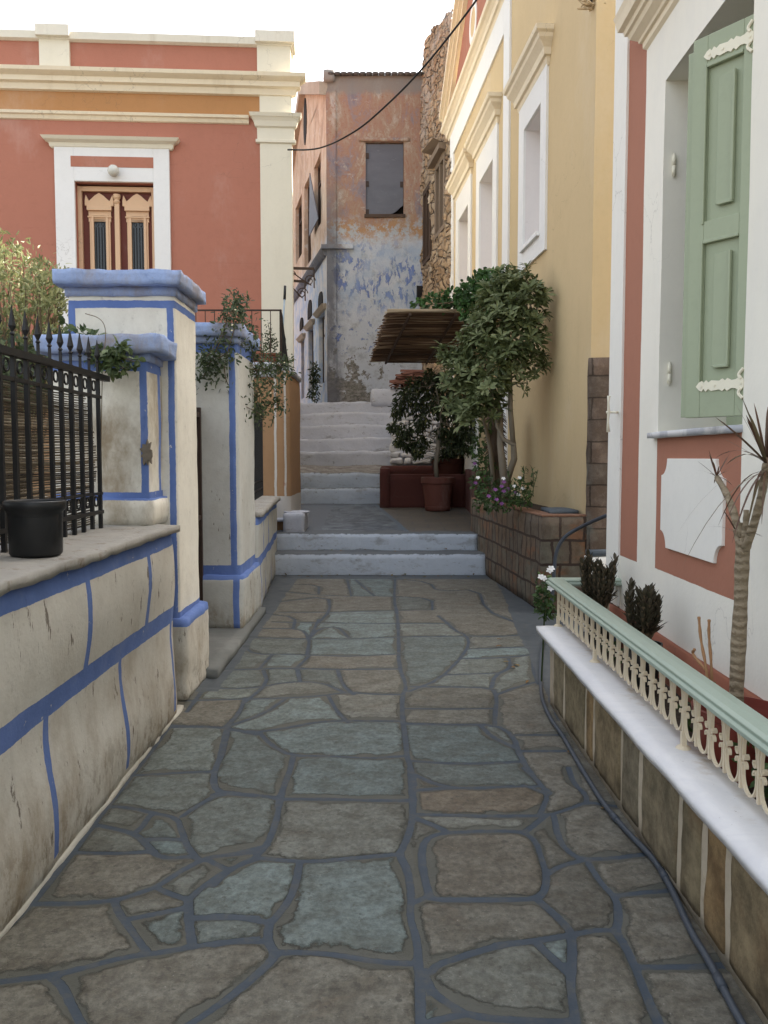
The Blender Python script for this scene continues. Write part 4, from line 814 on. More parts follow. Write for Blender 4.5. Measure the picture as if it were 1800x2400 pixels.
b = MB(); b.add([tuple(ff.p(.0, zt_-.1, -.35)), tuple(ff.p(3.6, zt_-.1, -.35)), tuple(ff.p(3.6, zt_-.1, -8)), tuple(sf.p(send, zt_-.1, -.4)), tuple(ff.p(.0, 2, -.35)), tuple(ff.p(3.6, 2, -.35)), tuple(ff.p(3.6, 2, -8)), tuple(sf.p(send, 2, -.4))], [(0,1,2,3),(0,4,5,1),(1,5,6,2),(2,6,7,3),(3,7,4,0)]); b.build('core', m_side, ru)

# iron balcony brackets on the ruined house's side: two scrolled supports
for (u0, v0, u1, v1, i) in ((680, 628, 736, 630, 0), (680, 657, 715, 660, 1)):
    Y = 19.0; A = P(u0-14, v0, Y=Y); B_ = P(u1, v1, Y=Y)
    br0 = empty('iron_bracket', tuple(B_), 'upper scrolled iron bracket projecting past the red house corner' if i == 0 else 'lower scrolled iron bracket projecting past the red house corner', 'bracket', 'iron brackets')
    b = MB(); b.tube([A, B_], .035, 4); b.tube([B_, B_-Vector((0,0,.42))], .018, 4); b.build('arm', m_ironr, br0)
    b = MB(); b.tube([A+(B_-A)*.15-Vector((0,0,.03)), A+(B_-A)*.55-Vector((0,0,.22)), B_-Vector((.06,0,.36))], .014, 5)
    for cx, cz, r0 in ((.25, -.14, .09), (.85, -.26, .13)):
        c0 = A+(B_-A)*cx+Vector((0,0,cz)); b.tube([c0+Vector((r0*(1-k/26)*math.cos(k*.45), 0, r0*(1-k/26)*math.sin(k*.45))) for k in range(24)], .011, 5)
    b.build('scroll', m_ironr, br0)
# far peach house in the gap
fp = empty('far_house', (-4, 31, 2.6), 'sliver of a far peach coloured house seen between the red house and the ruin', 'house')
f3 = Frame(-3.2, 29.5, -1, .1, -1)
if f3.n.y > 0: f3.n = -f3.n
pz = P(684, 530, Y=29.5).z; b = MB(); b.fbox(f3, -.6, 6, 2, pz, -6, 0); b.build('wall', plaster('peach_plaster', (.70,.47,.30), .1), fp)
b = MB(); b.mould(f3, -.6, 6, [(0,pz-.1),(.12,pz-.05),(.25,pz+.1),(.0,pz+.3)]); b.build('cornice', m_cream, fp)
b = MB(); b.fbox(f3, -.1, .5, pz-2.6, pz-1, 0, .03); b.build('window', m_dark, fp)

# ------------------------------------------------------------------ rubble stone ruin on the right
gf = Frame(1.33, 16.7, .88-1.33, 20.0-16.7, 1)
if gf.n.x > 0: gf.n = -gf.n
gl = math.hypot(.45, 3.3)
sr_ = empty('stone_ruin', (1.2, 18.3, 2), 'tall roofless ruin of bare tan rubble stone between the yellow house and the ruined house', 'ruined building')
prof = [(gf.m(u, v)) for u, v in ((1057, 27), (1048, 30), (1040, 48), (1026, 56), (1020, 60), (1007, 76), (1000, 85), (996, 96), (992, 130), (988, 168))]
prof = sorted(prof)
def ztop(s):
    if s <= prof[0][0]: return prof[0][1]
    for (a, z), (c_, d) in zip(prof, prof[1:]):
        if a <= s <= c_: return z+(d-z)*(s-a)/(c_-a)
    return prof[-1][1]
hA = (gf.S(1044, 450), gf.S(1022, 450), gf.Z(1033, 548), gf.Z(1033, 372)); hB = (gf.S(1010, 520), gf.S(994, 520), gf.Z(1001, 615), gf.Z(1001, 440)); hC = (gf.S(990.5, 690), gf.S(983, 690), gf.Z(988, 712), gf.Z(988, 668))
b = MB(); sg = .055; zb0 = 1.6
L0 = -.0; na = int(gl*1.02/sg)+1; idx = {}
zz_max = max(z for _, z in prof); nzz = int((zz_max-zb0)/sg)
def hole(s, z):
    for i, h in enumerate((hA, hB)):
        wv = .05*noise.noise(Vector((s*5, z*5, i)))
        if h[0]+wv < s < h[1]-wv and h[2]+wv < z < h[3]+wv: return True
    return False
for i in range(na+1):
    s = min(gl*1.03, i*sg); zt3 = ztop(s)+.06*noise.noise(Vector((s*3, 0, 7)))
    for j in range(nzz+1):
        z = zb0+j*(zt3-zb0)/nzz; p = gf.p(s, z)
        d1 = noise.noise(Vector((s*5, z*9, 1))); d2 = noise.noise(Vector((s*13, z*20, 2))); d0 = noise.noise(Vector((s*1.4, z*1.2, 3)))
        idx[i, j] = len(b.v); b.v.append(p+gf.n*(d0*.08+abs(d1)*.075+d2*.03) + gf.e*d2*.02); b.c.append(.5)
for i in range(na):
    for j in range(nzz):
        if not hole((i+.5)*sg, zb0+(j+.5)*(ztop((i+.5)*sg)-zb0)/nzz): b.f.append([idx[i,j], idx[i+1,j], idx[i+1,j+1], idx[i,j+1]])
n = NM('rubble_stone', .95)
vp = n.vec(3.2, 3.2, 6.0); ed = n.voro(1.0, 'DISTANCE_TO_EDGE', n.t.nodes.new('ShaderNodeVectorMath').outputs[0] if False else vp); 
mixv = n.t.nodes.new('ShaderNodeVectorMath'); mixv.operation = 'ADD'; n.L(vp, mixv.inputs[0]); nn_ = n.t.nodes.new('ShaderNodeTexNoise'); nn_.inputs['Scale'].default_value = 2.2; nn_.inputs['Detail'].default_value = 4; n.L(n.pos, nn_.inputs['Vector']); n.L(nn_.outputs['Color'], mixv.inputs[1])
ed = n.voro(1.0, 'DISTANCE_TO_EDGE', mixv.outputs[0]); cell = n.voro(1.0, 'F1', mixv.outputs[0], 1.0, 'Color')
sxx = n.t.nodes.new('ShaderNodeSeparateXYZ'); n.L(cell, sxx.inputs[0])
c = n.ramp(sxx.outputs[0], [(0, (.34,.22,.13)), (.3, (.45,.31,.19)), (.6, (.52,.38,.25)), (.85, (.40,.30,.21)), (1, (.58,.47,.35))])
c = n.mix(n.mul(n.step(n.noise(9, 7, .75), .45, .7), .6), c, (.30,.20,.12)); gap = n.mt('SUBTRACT', 1.0, n.step(n.add(ed, n.mul(n.noise(12, 5), .05)), .03, .09))
c = n.mix(gap, c, n.mix(n.step(n.noise(2.2, 5), .45, .55), (.06,.04,.028), (.40,.31,.22)))
pl = n.mul(n.step(n.noise(.9, 5, .65), .50, .56), n.step(n.z, 5.0, 9.0)); c = n.mix(n.mul(pl, .8), c, n.mix(n.noise(6, 6, .7), (.36,.30,.25), (.62,.54,.45)))
m_rubble = n.fin(c, n.add(n.add(n.step(ed, .0, .16), n.mul(n.noise(16, 7, .75), .9)), n.mul(gap, -.8)), .05, 1)
b.build('rubble_wall', m_rubble, sr_, smooth=True)
b = MB(); b.fbox(gf, 0, gl*1.02, zb0, 8.8, -1.2, -.5); b.fbox(gf, 0, .9, 8.8, 9.7, -1.2, -.12); b.fbox(gf, .9, gl, 8.8, 9.3, -1.2, -.2); b.build('core', m_rubble, sr_)
for h, mt_ in ((hA, m_woodg), (hB, m_woodd)):
    b = MB(); s0, s1, z0, z1 = h; t = .09
    for q in ((s0-.02, s0+t, z0, z1), (s1-t, s1+.02, z0, z1), (s0+t, s1-t, z1-t*1.3, z1), (s0+t, s1-t, z0, z0+t), ((s0+s1)/2-.04, (s0+s1)/2+.04, z0+t, z1-t)): b.fbox(gf, *q, -.25, .03)
    wn = b.build('window_frame', mt_, sr_); WL[wn.name] = WL[sr_.name]
    b = MB(); b.fbox(gf, s0, s1, z0, z1, -.4, -.3); b.build('interior_shade_sheet', m_dark, wn)
b = MB(); s0, s1, z0, z1 = hA; b.fbox(gf, s0-.1, s1+.15, z1, z1+.12, -.2, .16); b.add([gf.p(s0-.1, z1+.1, .02), gf.p(s1+.1, z1+.25, .02), gf.p(s1+.1, z1+.32, .3), gf.p(s0-.1, z1+.2, .28)], [(0,1,2,3)]); b.build('lintel', m_woodg, sr_)
b = MB(); s0, s1, z0, z1 = hC; cx = (s0+s1)/2; hw = (s1-s0)/2; b.extr(gf, [(s0,z0),(s1,z0)]+[(cx+hw*math.cos(a), z0+(z1-z0)*(.5+.5*math.sin(a))) for a in [k*math.pi/8 for k in range(9)]], -.02, .12); b.build('niche', m_dark, sr_)  # dark plate painted in for the shaded hollow

# ------------------------------------------------------------------ stack of roof tiles
n = NM('clay_tile', .85); tm = n.fin(n.mix(n.noise(9, 6, .7), (.10,.045,.035), (.26,.12,.085)), n.noise(30, 5), .004)
def tile_mesh():
    b = MB(); K = 8; pr = [(.085*math.cos(math.pi*k/K), .055*math.sin(math.pi*k/K)) for k in range(K+1)]; pi_ = [(.073*math.cos(math.pi*k/K), .043*math.sin(math.pi*k/K)) for k in range(K+1)]
    vs = [(x, y, z) for y in (-.2, .2) for (x, z) in pr+pi_[::-1]]; m = 2*(K+1); fs = [[i, (i+1)%m, m+(i+1)%m, m+i] for i in range(m)]
    for o in (0, m):
        for k in range(K): fs.append([o+k, o+k+1, o+m-2-k, o+m-1-k])
    return b.add(vs, fs)
t0 = tile_mesh().build('roof_tile', tm); r3 = random.Random(3)
grp = 'old clay roof tiles stacked on the white block'; lbl = 'old curved clay roof tile in the loose stack on the whitewashed block at the head of the steps'
zb_ = P(868, 911, Y=18.85).z; xa, xb = P(907, 905, Y=18.95).x, P(985, 905, Y=18.95).x; k = 0
for row in range(8):
    for i in range(max(1, 5-row//2)):
        o = t0 if k == 0 else t0.copy()
        if k: COL.objects.link(o)
        x = xb-.12-i*.115+r3.uniform(-.02, .02)-.0*row
        if x < xa+.1+row*.05: x = xb-.2+r3.uniform(-.1, .1)
        o.location = (x, 18.95+r3.uniform(-.05, .05), zb_+.01+row*.052); o.rotation_euler = (r3.uniform(-.12,.12), r3.uniform(-.25,.25), math.pi/2+r3.uniform(-.35,.35) if row > 1 else r3.uniform(-.2,.2)); tag(o, lbl, 'roof tile', grp); k += 1

# ------------------------------------------------------------------ yellow house
yf = Frame(1.94, 8.0, -.07, 1, 1)
if yf.n.x > 0: yf.n = -yf.n
yh = empty('yellow_house', (3, 12, .3), 'yellow house with white trimmed windows and a red pediment on the right', 'house')
send = yf.S(1057, 600); S = lambda u, v=400: yf.S(u, v)
wins = []
for (uo0, uo1, ui0, ui1, vtop_i, vtop_o, vbot) in ((1220.4, 1284, 1232, 1271, (1232, 307), None, None), (1120, 1168.5, 1127.5, 1159, (1127.5, 428), None, None), (1072, 1107.5, 1078.5, 1101, (1078.5, 517), None, None)):
    wins.append((S(uo1), S(uo0), S(ui1), S(ui0), yf.Z(*vtop_i)))
bot1 = yf.Z(1220.4, 642); sill1 = yf.Z(1271, 541); ct1 = yf.Z(1193.5, 254.7); ct2 = yf.Z(1098.5, 376.6)
sill2 = yf.Z(1159, 629); bot2 = bot1+.35
info = [(wins[0], bot1, sill1, ct1), (wins[1], bot2, sill2, ct2), (wins[2], bot2, sill2, ct2)]
ztop_y = 9.3; p1_ = S(1182.5); zty_ = yf.Z(1182.5, 12)+.28; 
b = MB(); hh_ = [(w_[2], w_[3], sl, w_[4]) for w_, _, sl, _ in info]
b.sheet(yf, 0, p1_, -.02, ztop_y, hh_[:1], .27, .7, .004, 1.2); b.sheet(yf, p1_, send, -.02, zty_, hh_[1:], .27, .7, .004, 1.2)
b.extr(yf, [(p1_, zty_), (send, zty_), ((p1_+send)/2, zty_+1.6)], -.3, 0)
b.build('wall', m_yellow, yh)
b = MB(); b.fbox(yf, 0.002, p1_, -.02, ztop_y-.01, -7, -.28); b.fbox(yf, p1_+.001, send-.002, -.02, zty_-.01, -7, -.28); b.build('core', m_yellow, yh)
fy = Frame(1.94, 8.0, 1, 0); fy.n = Vector((0, -1, 0))
b = MB(); b.sheet(fy, 0, 6, -.02, ztop_y, [], .1, .7, .004, 1.2); b.extr(fy, [(0, 9.3), (6.2, 9.3), (3.6, 12.3)], -.3, 0); b.build('end_wall', m_yellow, yh)  # unseen gable above the eave, added to block the sun
b = MB(); ry0, ry1 = 7.95, yf.p(p1_,0).y
b.add([(1.8,ry0,9.32),(1.5,ry1,9.32),(5.5,ry0,12.35),(5.5,ry1,12.35),(9,ry0,9.32),(9,ry1,9.32)], [(0,1,3,2),(2,3,5,4)]); b.build('roof', m_terra, yh)  # unseen roof, ridge shaped to stop sun leaking into the lane
qx0 = P(1381, 900, Y=7.97).x-1.94; qz = P(1400, 836, Y=7.97).z
n = NM('brown_slate_quoins', .85); br = n.t.nodes.new('ShaderNodeTexBrick'); br.inputs['Scale'].default_value = 1; br.inputs['Brick Width'].default_value = .62; br.inputs['Row Height'].default_value = .205; br.inputs['Mortar Size'].default_value = .008; br.offset = .35
br.inputs['Color1'].default_value = (.17,.13,.105,1); br.inputs['Color2'].default_value = (.115,.10,.085,1); br.inputs['Mortar'].default_value = (.07,.055,.045,1)
sw = n.t.nodes.new('ShaderNodeCombineXYZ'); n.L(n.wobc(n.add(n.x, n.y), 4, .02), sw.inputs[0]); n.L(n.wobc(n.z, 4, .012), sw.inputs[1]); n.L(sw.outputs[0], br.inputs['Vector'])
c = n.mix(n.step(n.noise(4, 7, .75), .42, .68), n.mix(1, br.outputs[0], (.8,.72,.66), 'MULTIPLY'), n.mix(1, br.outputs[0], (1.4,1.35,1.3), 'MULTIPLY'))
c = n.mix(n.mul(n.step(n.noise(2.2, 5), .56, .66), .5), c, (.20,.21,.18))
m_quoin = n.fin(c, n.add(n.mul(br.outputs[1], -1), n.mul(n.noise(11, 7, .75), .9)), .012, .9)
b = MB(); b.rbox(qx0, 2.2, -.05, .03, 0, qz, .09, .01, 5, fr=fy, rnd=.01); b.build('stone_quoins', m_quoin, yh, smooth=True)
# white trim
m_reveal = plaster('reveal_plaster', (.74,.70,.70), .04, .002)
for w_, bt, sl, ct in info:
    b = MB(); b.fbox(yf, w_[3]-.006, w_[3]-.002, sl, w_[4], -.27, .0); b.fbox(yf, w_[2]+.002, w_[2]+.006, sl, w_[4], -.27, .0); b.fbox(yf, w_[2]+.006, w_[3]-.006, w_[4]-.006, w_[4]-.002, -.27, .0); b.build('window_reveal', m_reveal, yh)
    so, se, ii, ie, zi = w_; b = MB(); zc = ct-.32
    b.fbox(yf, so, ii, bt, zc, -.03, .03); b.fbox(yf, ie, se, bt, zc, -.03, .03); b.fbox(yf, ii, ie, zi, zc, -.03, .03); b.fbox(yf, ii, ie, bt, sl, -.03, .03)
    b.build('window_surround', m_white, yh, bevel=.004)
    b = MB(); b.mould(yf, so+.0, se-.0, [(.02,zc-.03),(.035,zc),(.045,zc+.05),(.075,zc+.06),(.085,zc+.13),(.115,zc+.17),(.15,zc+.21),(.16,zc+.25),(.19,zc+.27),(.20,ct),(0,ct+.02)]); b.build('window_cornice', m_cream, yh)
    b = MB(); b.fbox(yf, ii-.02, ie+.02, sl-.05, sl, -.2, .07); b.build('window_sill', m_white, yh, bevel=.004)
    b = MB(); b.fbox(yf, ii, ie, sl, zi, -.27, -.24); b.build('recess_back', m_whitew, yh)
p0, p1 = S(1196, 400), S(1182.5, 400)
b = MB(); b.fbox(yf, p0, p1, .3, ztop_y-.1, -.02, .028); b.build('pilaster_strip', m_white, yh); b = MB(); b.fbox(yf, S(1064, 700), send, .3, 7.4, -.02, .028); b.build('pilaster_strip', m_white, yh)
# pediment: white band, cream cornice, red tympanum with white ring
zb0, zb1 = yf.Z(1182.4, 87), yf.Z(1182.5, 12)
b = MB(); b.fbox(yf, p1, send, zb0, zb1+.02, -.02, .030); b.build('frieze_band', m_white, yh)
zcc = zb1
b = MB(); b.mould(yf, p1-.1, send+.15, [(.03,zcc),(.05,zcc+.05),(.08,zcc+.06),(.09,zcc+.13),(.13,zcc+.18),(.17,zcc+.20),(.18,zcc+.26),(.0,zcc+.28)]); b.build('cornice', m_cream, yh)
zty = zcc+.28; mid = (p1+send)/2
b = MB(); b.extr(yf, [(p1+.0, zty), (send, zty), (mid, zty+1.55)], .02, .034); b.build('tympanum', m_rust2, yh)
for sg in (0, 1):
    a_, z_ = (p1-.25, zty-.05) if sg == 0 else (send+.25, zty-.05); b = MB()
    for (o, h0, h1) in ((.10, 0, .10), (.16, .10, .17), (.22, .17, .27)): b.extr(yf, [(a_, z_+h0), (mid, zty+1.60+h0), (mid, zty+1.60+h1), (a_, z_+h1)], -.05, o)
    b.build('raking_cornice', m_cream, yh)
cs_, cz_ = mid-.1, zty+.62
b = MB()
K = 32
for k in range(K):
    a, c_ = 2*math.pi*k/K, 2*math.pi*(k+1)/K; R1, R0 = .34, .22
    b.extr(yf, [(cs_+R0*math.cos(a), cz_+R0*math.sin(a)), (cs_+R1*math.cos(a), cz_+R1*math.sin(a)), (cs_+R1*math.cos(c_), cz_+R1*math.sin(c_)), (cs_+R0*math.cos(c_), cz_+R0*math.sin(c_))], .03, .045)
b.build('roundel_ring', m_white, yh)
b = MB(); b.extr(yf, [(cs_+.22*math.cos(2*math.pi*k/K), cz_+.22*math.sin(2*math.pi*k/K)) for k in range(K)], .03, .040); b.build('roundel', m_yellow, yh)
# stepped parapet line of the pediment continues above; white door behind the plants, pipe and flex at the corner
b = MB(); b.fbox(yf, yf.S(1122,1000), yf.S(1094,1000), 1.25, 2.5, 0, .04); b.build('side_door', m_white, yh, bevel=.004)
b = MB(); pts = [P(1363+x, y, X=1.90) for x, y in ((2,-60),(3,0),(3,25),(-1,42),(-5,60))]; b.tube([Vector((1.93-.03, 8.0+.35, p.z)) + Vector((0, (p.y-pts[0].y)*.1, 0)) for p in pts], .012, 6)
q = pts[-1]; 
fx = [yf.p(.06+.02*math.sin(k*1.3), yf.Z(1365, 62)+.02+.32*k, .03) for k in range(8)]
b = MB(); b.tube(fx, .012, 6); b.build('flex', m_cable, yh)
b = MB(); r4 = random.Random(8)
for k in range(9): b.tube([fx[0]+Vector((r4.gauss(0,.05), r4.gauss(0,.04), r4.gauss(0,.03))) for _ in range(4)], .009, 5)
b.build('insulator_tie', plaster('old_rope', (.55,.42,.26), .2), yh)

# stone-clad planter along its foot
pf = Frame(1.51, 8.0, -.09, 1, 1)
if pf.n.x > 0: pf.n = -pf.n
sp = empty('stone_planter', (1.6, 9.6, 0), 'raised planter clad in brown stone at the foot of the yellow house', 'planter')
PZ = .93
def claddingmat(name, sw, rh, c1, c2, mort, off=.45):
    n = NM(name, .85); br = n.t.nodes.new('ShaderNodeTexBrick'); br.inputs['Scale'].default_value = 1; br.inputs['Brick Width'].default_value = sw; br.inputs['Row Height'].default_value = rh; br.inputs['Mortar Size'].default_value = .013; br.offset = off; br.squash = .7; br.squash_frequency = 2
    br.inputs['Color1'].default_value = c1+(1,); br.inputs['Color2'].default_value = c2+(1,); br.inputs['Mortar'].default_value = mort+(1,)
    cx = n.t.nodes.new('ShaderNodeCombineXYZ'); n.L(n.wobc(n.add(n.x, n.y), 3, .03), cx.inputs[0]); n.L(n.wobc(n.z, 3, .018), cx.inputs[1]); n.L(cx.outputs[0], br.inputs['Vector'])
    c = n.mix(n.mul(n.step(n.noise(2.6, 4), .5, .62), .7), br.outputs[0], (.16,.15,.115)); c = n.mix(n.mul(n.step(n.noise(2.9, 4, .5, n.vec(1,1,2)), .56, .66), .6), c, (.22,.10,.05))
    c = n.mix(n.step(n.noise(9, 7, .75), .4, .75), c, n.mix(1, c, (.6,.58,.55), 'MULTIPLY'))
    c = n.mix(br.outputs[1], c, mort)
    return n.fin(c, n.add(n.mul(br.outputs[1], -1), n.mul(n.noise(13, 7, .75), .8)), .012, .9)
m_clad = claddingmat('brown_stone_cladding', .23, .235, (.17,.115,.075), (.125,.105,.082), (.055,.038,.03))
b = MB(); b.rbox(0, 3.6, -.5, 0, 0, PZ, .09, .012, 5, fr=pf, rnd=.015); b.build('side_wall', m_clad, sp, smooth=True)
b = MB(); b.rbox(1.40+.10, 1.97, 7.985, 8.3, 0, PZ, .09, .008, 5, rnd=.015); b.build('front_wall', m_clad, sp, smooth=True)
b = MB(); b.fbox(pf, .02, 3.55, PZ, PZ+.014, -.16, -.0); b.box(1.50, 1.93, 8.0, 8.16, PZ+.002, PZ+.018); b.build('rim', plaster('terracotta_rim', (.24,.13,.085), .25, .006, dirt=.4), sp)
b = MB(); b.fbox(pf, .1, 3.5, .5, PZ-.0+.008, -.52, -.15); b.build('soil', m_soil, sp)
b = MB(); b.rbox(1.62, 1.9, 8.2, 8.75, PZ+.01, PZ+.05, .06, .006, 6, rnd=.01); b.build('slate_slab', plaster('blue_slate', (.09,.11,.13), .2), sp, smooth=True)
# small gray-topped ledge between the two houses
b = MB(); b.rbox(P(1378,1320,Y=6.9).x, 2.3, 6.9, 7.08, 0, P(1400,1306,Y=6.9).z, .1, .01, 4, rnd=.02); lg = empty('low_wall', (2, 7.3, 0), 'small white block wall with slate top tucked between the yellow and white houses', 'wall'); b.build('wall', m_whitew, lg, smooth=True)
z_ = P(1400,1306,Y=6.9).z; b = MB(); b.rbox(P(1381,1320,Y=6.9).x, 2.3, 6.92, 7.06, z_+.0, z_+.05, .1, .008, 4, rnd=.01); b.build('slate_top', plaster('slate_top', (.10,.12,.14), .2), lg, smooth=True)

# ------------------------------------------------------------------ dark red bench wall, reed awning
bw = empty('bench_wall', (.5, 14.7, .6), 'dark red plastered L shaped low wall on the landing behind the potted tree', 'wall')
zb1_ = lz(14.6)
b = MB(); xl = P(892, 1150, Y=14.4).x; xr_ = 1.42
b.rbox(xl, xr_, 14.5, 14.85, zb1_-.05, P(960,1112,Y=14.5).z, .1, .008, 3, rnd=.02); b.rbox(xl-.015, xl+.16, 14.46, 16.6, zb1_-.05, P(895,1098,Y=14.45).z, .1, .008, 3, rnd=.02)
b.rbox(xl, xr_, 15.9, 16.3, zb1_, P(960,1092,Y=16).z, .1, .008, 3, rnd=.02); b.build('wall', m_redbox, bw, smooth=True)
b = MB(); b.rbox(yf.p(3.55,0,.0).x-.3, yf.p(3.5,0,0).x+.02, 11.35, 14.6, .4, P(1100,1100,Y=14).z+.0, .1, .008, 3, rnd=.02); bw2 = b.build('side_wall', m_redbox, bw, smooth=True)

aw = empty('reed_awning', (.7, 13, 3.2), 'brown split reed awning over the landing, seen from underneath', 'awning')
A0, A1 = P(912, 728, Y=11.8), P(872, 846, Y=15.0); az0, az1 = A0.z, A1.z
def awp(t, x): return Vector((x, 11.8+3.2*t, az0+(az1-az0)*t))
m_reedd = NM('awning_reed'); m_reedd = m_reedd.fin(m_reedd.ramp(m_reedd.attr('tone'), [(0,(.08,.048,.032)),(.4,(.17,.105,.068)),(.75,(.36,.25,.165)),(1,(.55,.45,.32))]), m_reedd.noise(30, 3), .002)
b = MB(); N = 270
for i in range(N):
    t = i/(N-1); x0 = A0.x+(A1.x-A0.x)*t + R.gauss(0, .028)-.02; x1 = 1.66-.22*t+R.uniform(-.02,.02); sag = 0
    pts = [awp(t, x0+(x1-x0)*k/5)+Vector((0, R.gauss(0,.006), sag+R.gauss(0,.004)-(.02 if k == 0 else 0)*R.random())) for k in range(6)]
    b.tube(pts, R.uniform(.006, .009), 5, (R.random()**2.4)*.95 if t > .02 else .95)
for i in range(3): b.tube([awp(-.002*i, A0.x-.02+R.gauss(0,.02))+Vector((0,0,.008*i)), awp(-.002, 1.15)+Vector((0,0,.007*i))], .006, 5, .85+.15*R.random())
b.build('reed_mat', m_reedd, aw, smooth=True)
for (t0_, x0_, t1_, x1_, lb) in ((0, .36, 1, .03, 0), (0, 1.0, 1, .75, 0)):
    b = MB(); b.tube([awp(t0_, x0_)-Vector((0,0,.05)), awp(t1_, x1_)-Vector((0,0,.04))], .022, 6); b.build('rafter', m_woodd, aw)
for t in (.42, .80, .985):
    b = MB(); b.tube([awp(t, A0.x+(A1.x-A0.x)*t+.25)-Vector((0,0,.03)), awp(t, 1.5)-Vector((0,0,.03))], .014, 6); b.build('batten', m_woodd, aw)
b = MB(); 
for t, y in ((.1, 12.1), (.9, 14.7)): b.tube([awp(t, 1.30)-Vector((0,0,.05)), (1.55, y, az0-1.1 if t < .5 else az1-.9)], .018, 6)
b.build('brace', m_woodd, aw)

# ------------------------------------------------------------------ white house on the right
wf = Frame(1.45, 5.43, 0, -1, 1)     # s runs towards the camera
if wf.n.x > 0: wf.n = -wf.n
wh = empty('white_house', (3, 2, 0), 'white house with rust red panels and a green shuttered window on the right', 'house')
ws = lambda u: wf.S(u, 600)
w0, w1 = ws(1551), ws(1752); wz0 = 1.63; wz1 = wf.Z(1553, 198)
b = MB(); b.sheet(wf, 0, 7.5, -.02, 7.6, [(w0, w1, wz0, wz1)], .42, .5, .006, 1.3)
n = NM('white_house_plaster', .9)
c = vary(n, (.85,.82,.73), .05, 1.5, 12); c = hair(n, c, .25)[1]; c = n.mix(n.mul(n.step(n.noise(1.8, 6, .7, n.vec(1,1,.3)), .48, .75), .22), c, (.62,.62,.62))
yw = n.wobc(n.y, 6, .004); zw = n.wobc(n.z, 6, .004)
Ystrip0, Ystrip1 = 5.43-ws(1507), 5.43-ws(1466.5); zs = wf.Z(1487, 1315)
Yp0, Yp1 = 5.43-w1-.0, 5.43-ws(1549.5); zp0 = wf.Z(1636, 1373)
m = n.mx(n.mul(n.rng(yw, Ystrip0, Ystrip1), n.rng(zw, zs, 3.95)), n.mul(n.rng(yw, Yp0, Yp1), n.rng(zw, zp0, 1.62)))
c = n.mix(m, c, vary(n, (.40,.18,.12), .06, 1.5, 16))
b.build('wall', n.fin(c, n.add(n.add(n.mul(n.noise(55, 3), .35), n.noise(6, 4)), n.mul(m, -1.5)), .004, .6), wh)
b = MB(); b.fbox(wf, 0.003, 7.5, -.02, 7.59, -4, -.43); b.fbox(wf, .003, w0, 0, 7.59, -.43, -.02); b.build('core', m_whitew, wh)
fe = Frame(1.45, 5.43, 1, 0); fe.n = Vector((0, 1, 0)); b = MB(); b.sheet(fe, 0, 4, -.02, 7.6, [], .1, .6, .004); b.build('end_wall', m_whitew, wh)
b = MB(); b.fbox(wf, -.002, ws(1467), .58, 7.6, -.02, .014); b.build('corner_strip', m_whitew, wh)
# notched plaque
a0, a1 = ws(1568), ws(1717.5); zq0, zq1 = 1.035, 1.49; r_ = .085; pl = []
for (cx, cz, st0) in ((a0, zq0, 90), (a1, zq0, 180), (a1, zq1, 270), (a0, zq1, 0)):
    sgx = 1 if cx == a0 else -1; sgz = 1 if cz == zq0 else -1; arc = []
    for k in range(9):
        t = k/8*math.pi/2; arc.append((cx+sgx*r_*math.sin(t), cz+sgz*r_*math.cos(t)))
    arc = [(cx, cz+sgz*(r_+.012))] + arc + [(cx+sgx*(r_+.012), cz)]
    if (cx == a1 and cz == zq0) or (cx == a0 and cz == zq1): arc = arc[::-1]
    pl += arc
b = MB(); b.extr(wf, pl, -.01, .016); b.build('plaque', m_whitew, wh, bevel=.003)
# red plinth band behind the planting strip
b = MB(); b.rbox(ws(1440), 7.5, -.02, .035, 0, .575, .12, .008, 3, fr=wf, rnd=.012); b.build('plinth', plaster('rust_plinth', (.27,.10,.06), .15, .005, dirt=.4), wh, smooth=True)
# cornice over the window
c0 = ws(1507); zc = wf.Z(1507, 126.6)
b = MB(); b.mould(wf, c0+.0, 6, [(.0,zc-.015),(.018,zc),(.02,zc+.03),(.035,zc+.035),(.04,zc+.05),(.075,zc+.075),(.085,zc+.10),(.10,zc+.105),(.105,zc+.13),(.13,zc+.14),(.14,zc+.19),(.15,zc+.22),(0,zc+.26)]); b.build('window_cornice', m_cream, wh)
b = MB(); b.mould(wf, c0-.25, 6, [(.02,zc+.42),(.06,zc+.45),(.10,zc+.52),(.18,zc+.60),(.0,zc+.66)]); b.build('upper_cornice', m_cream, wh)
# marble sill
b = MB(); b.rbox(w0-.06, w1+.01, -.3, .045, wz0-.035, wz0, .08, .003, 6, fr=wf, rnd=.008); n = NM('pale_marble', .45, .4); vn = n.noise(4, 8, .7, None, 1.2)
m_marble = n.fin(n.mix(n.step(vn, .42, .58), (.62,.62,.62), (.40,.41,.44)), n.noise(30), .001); b.build('window_sill', m_marble, wh, smooth=True)
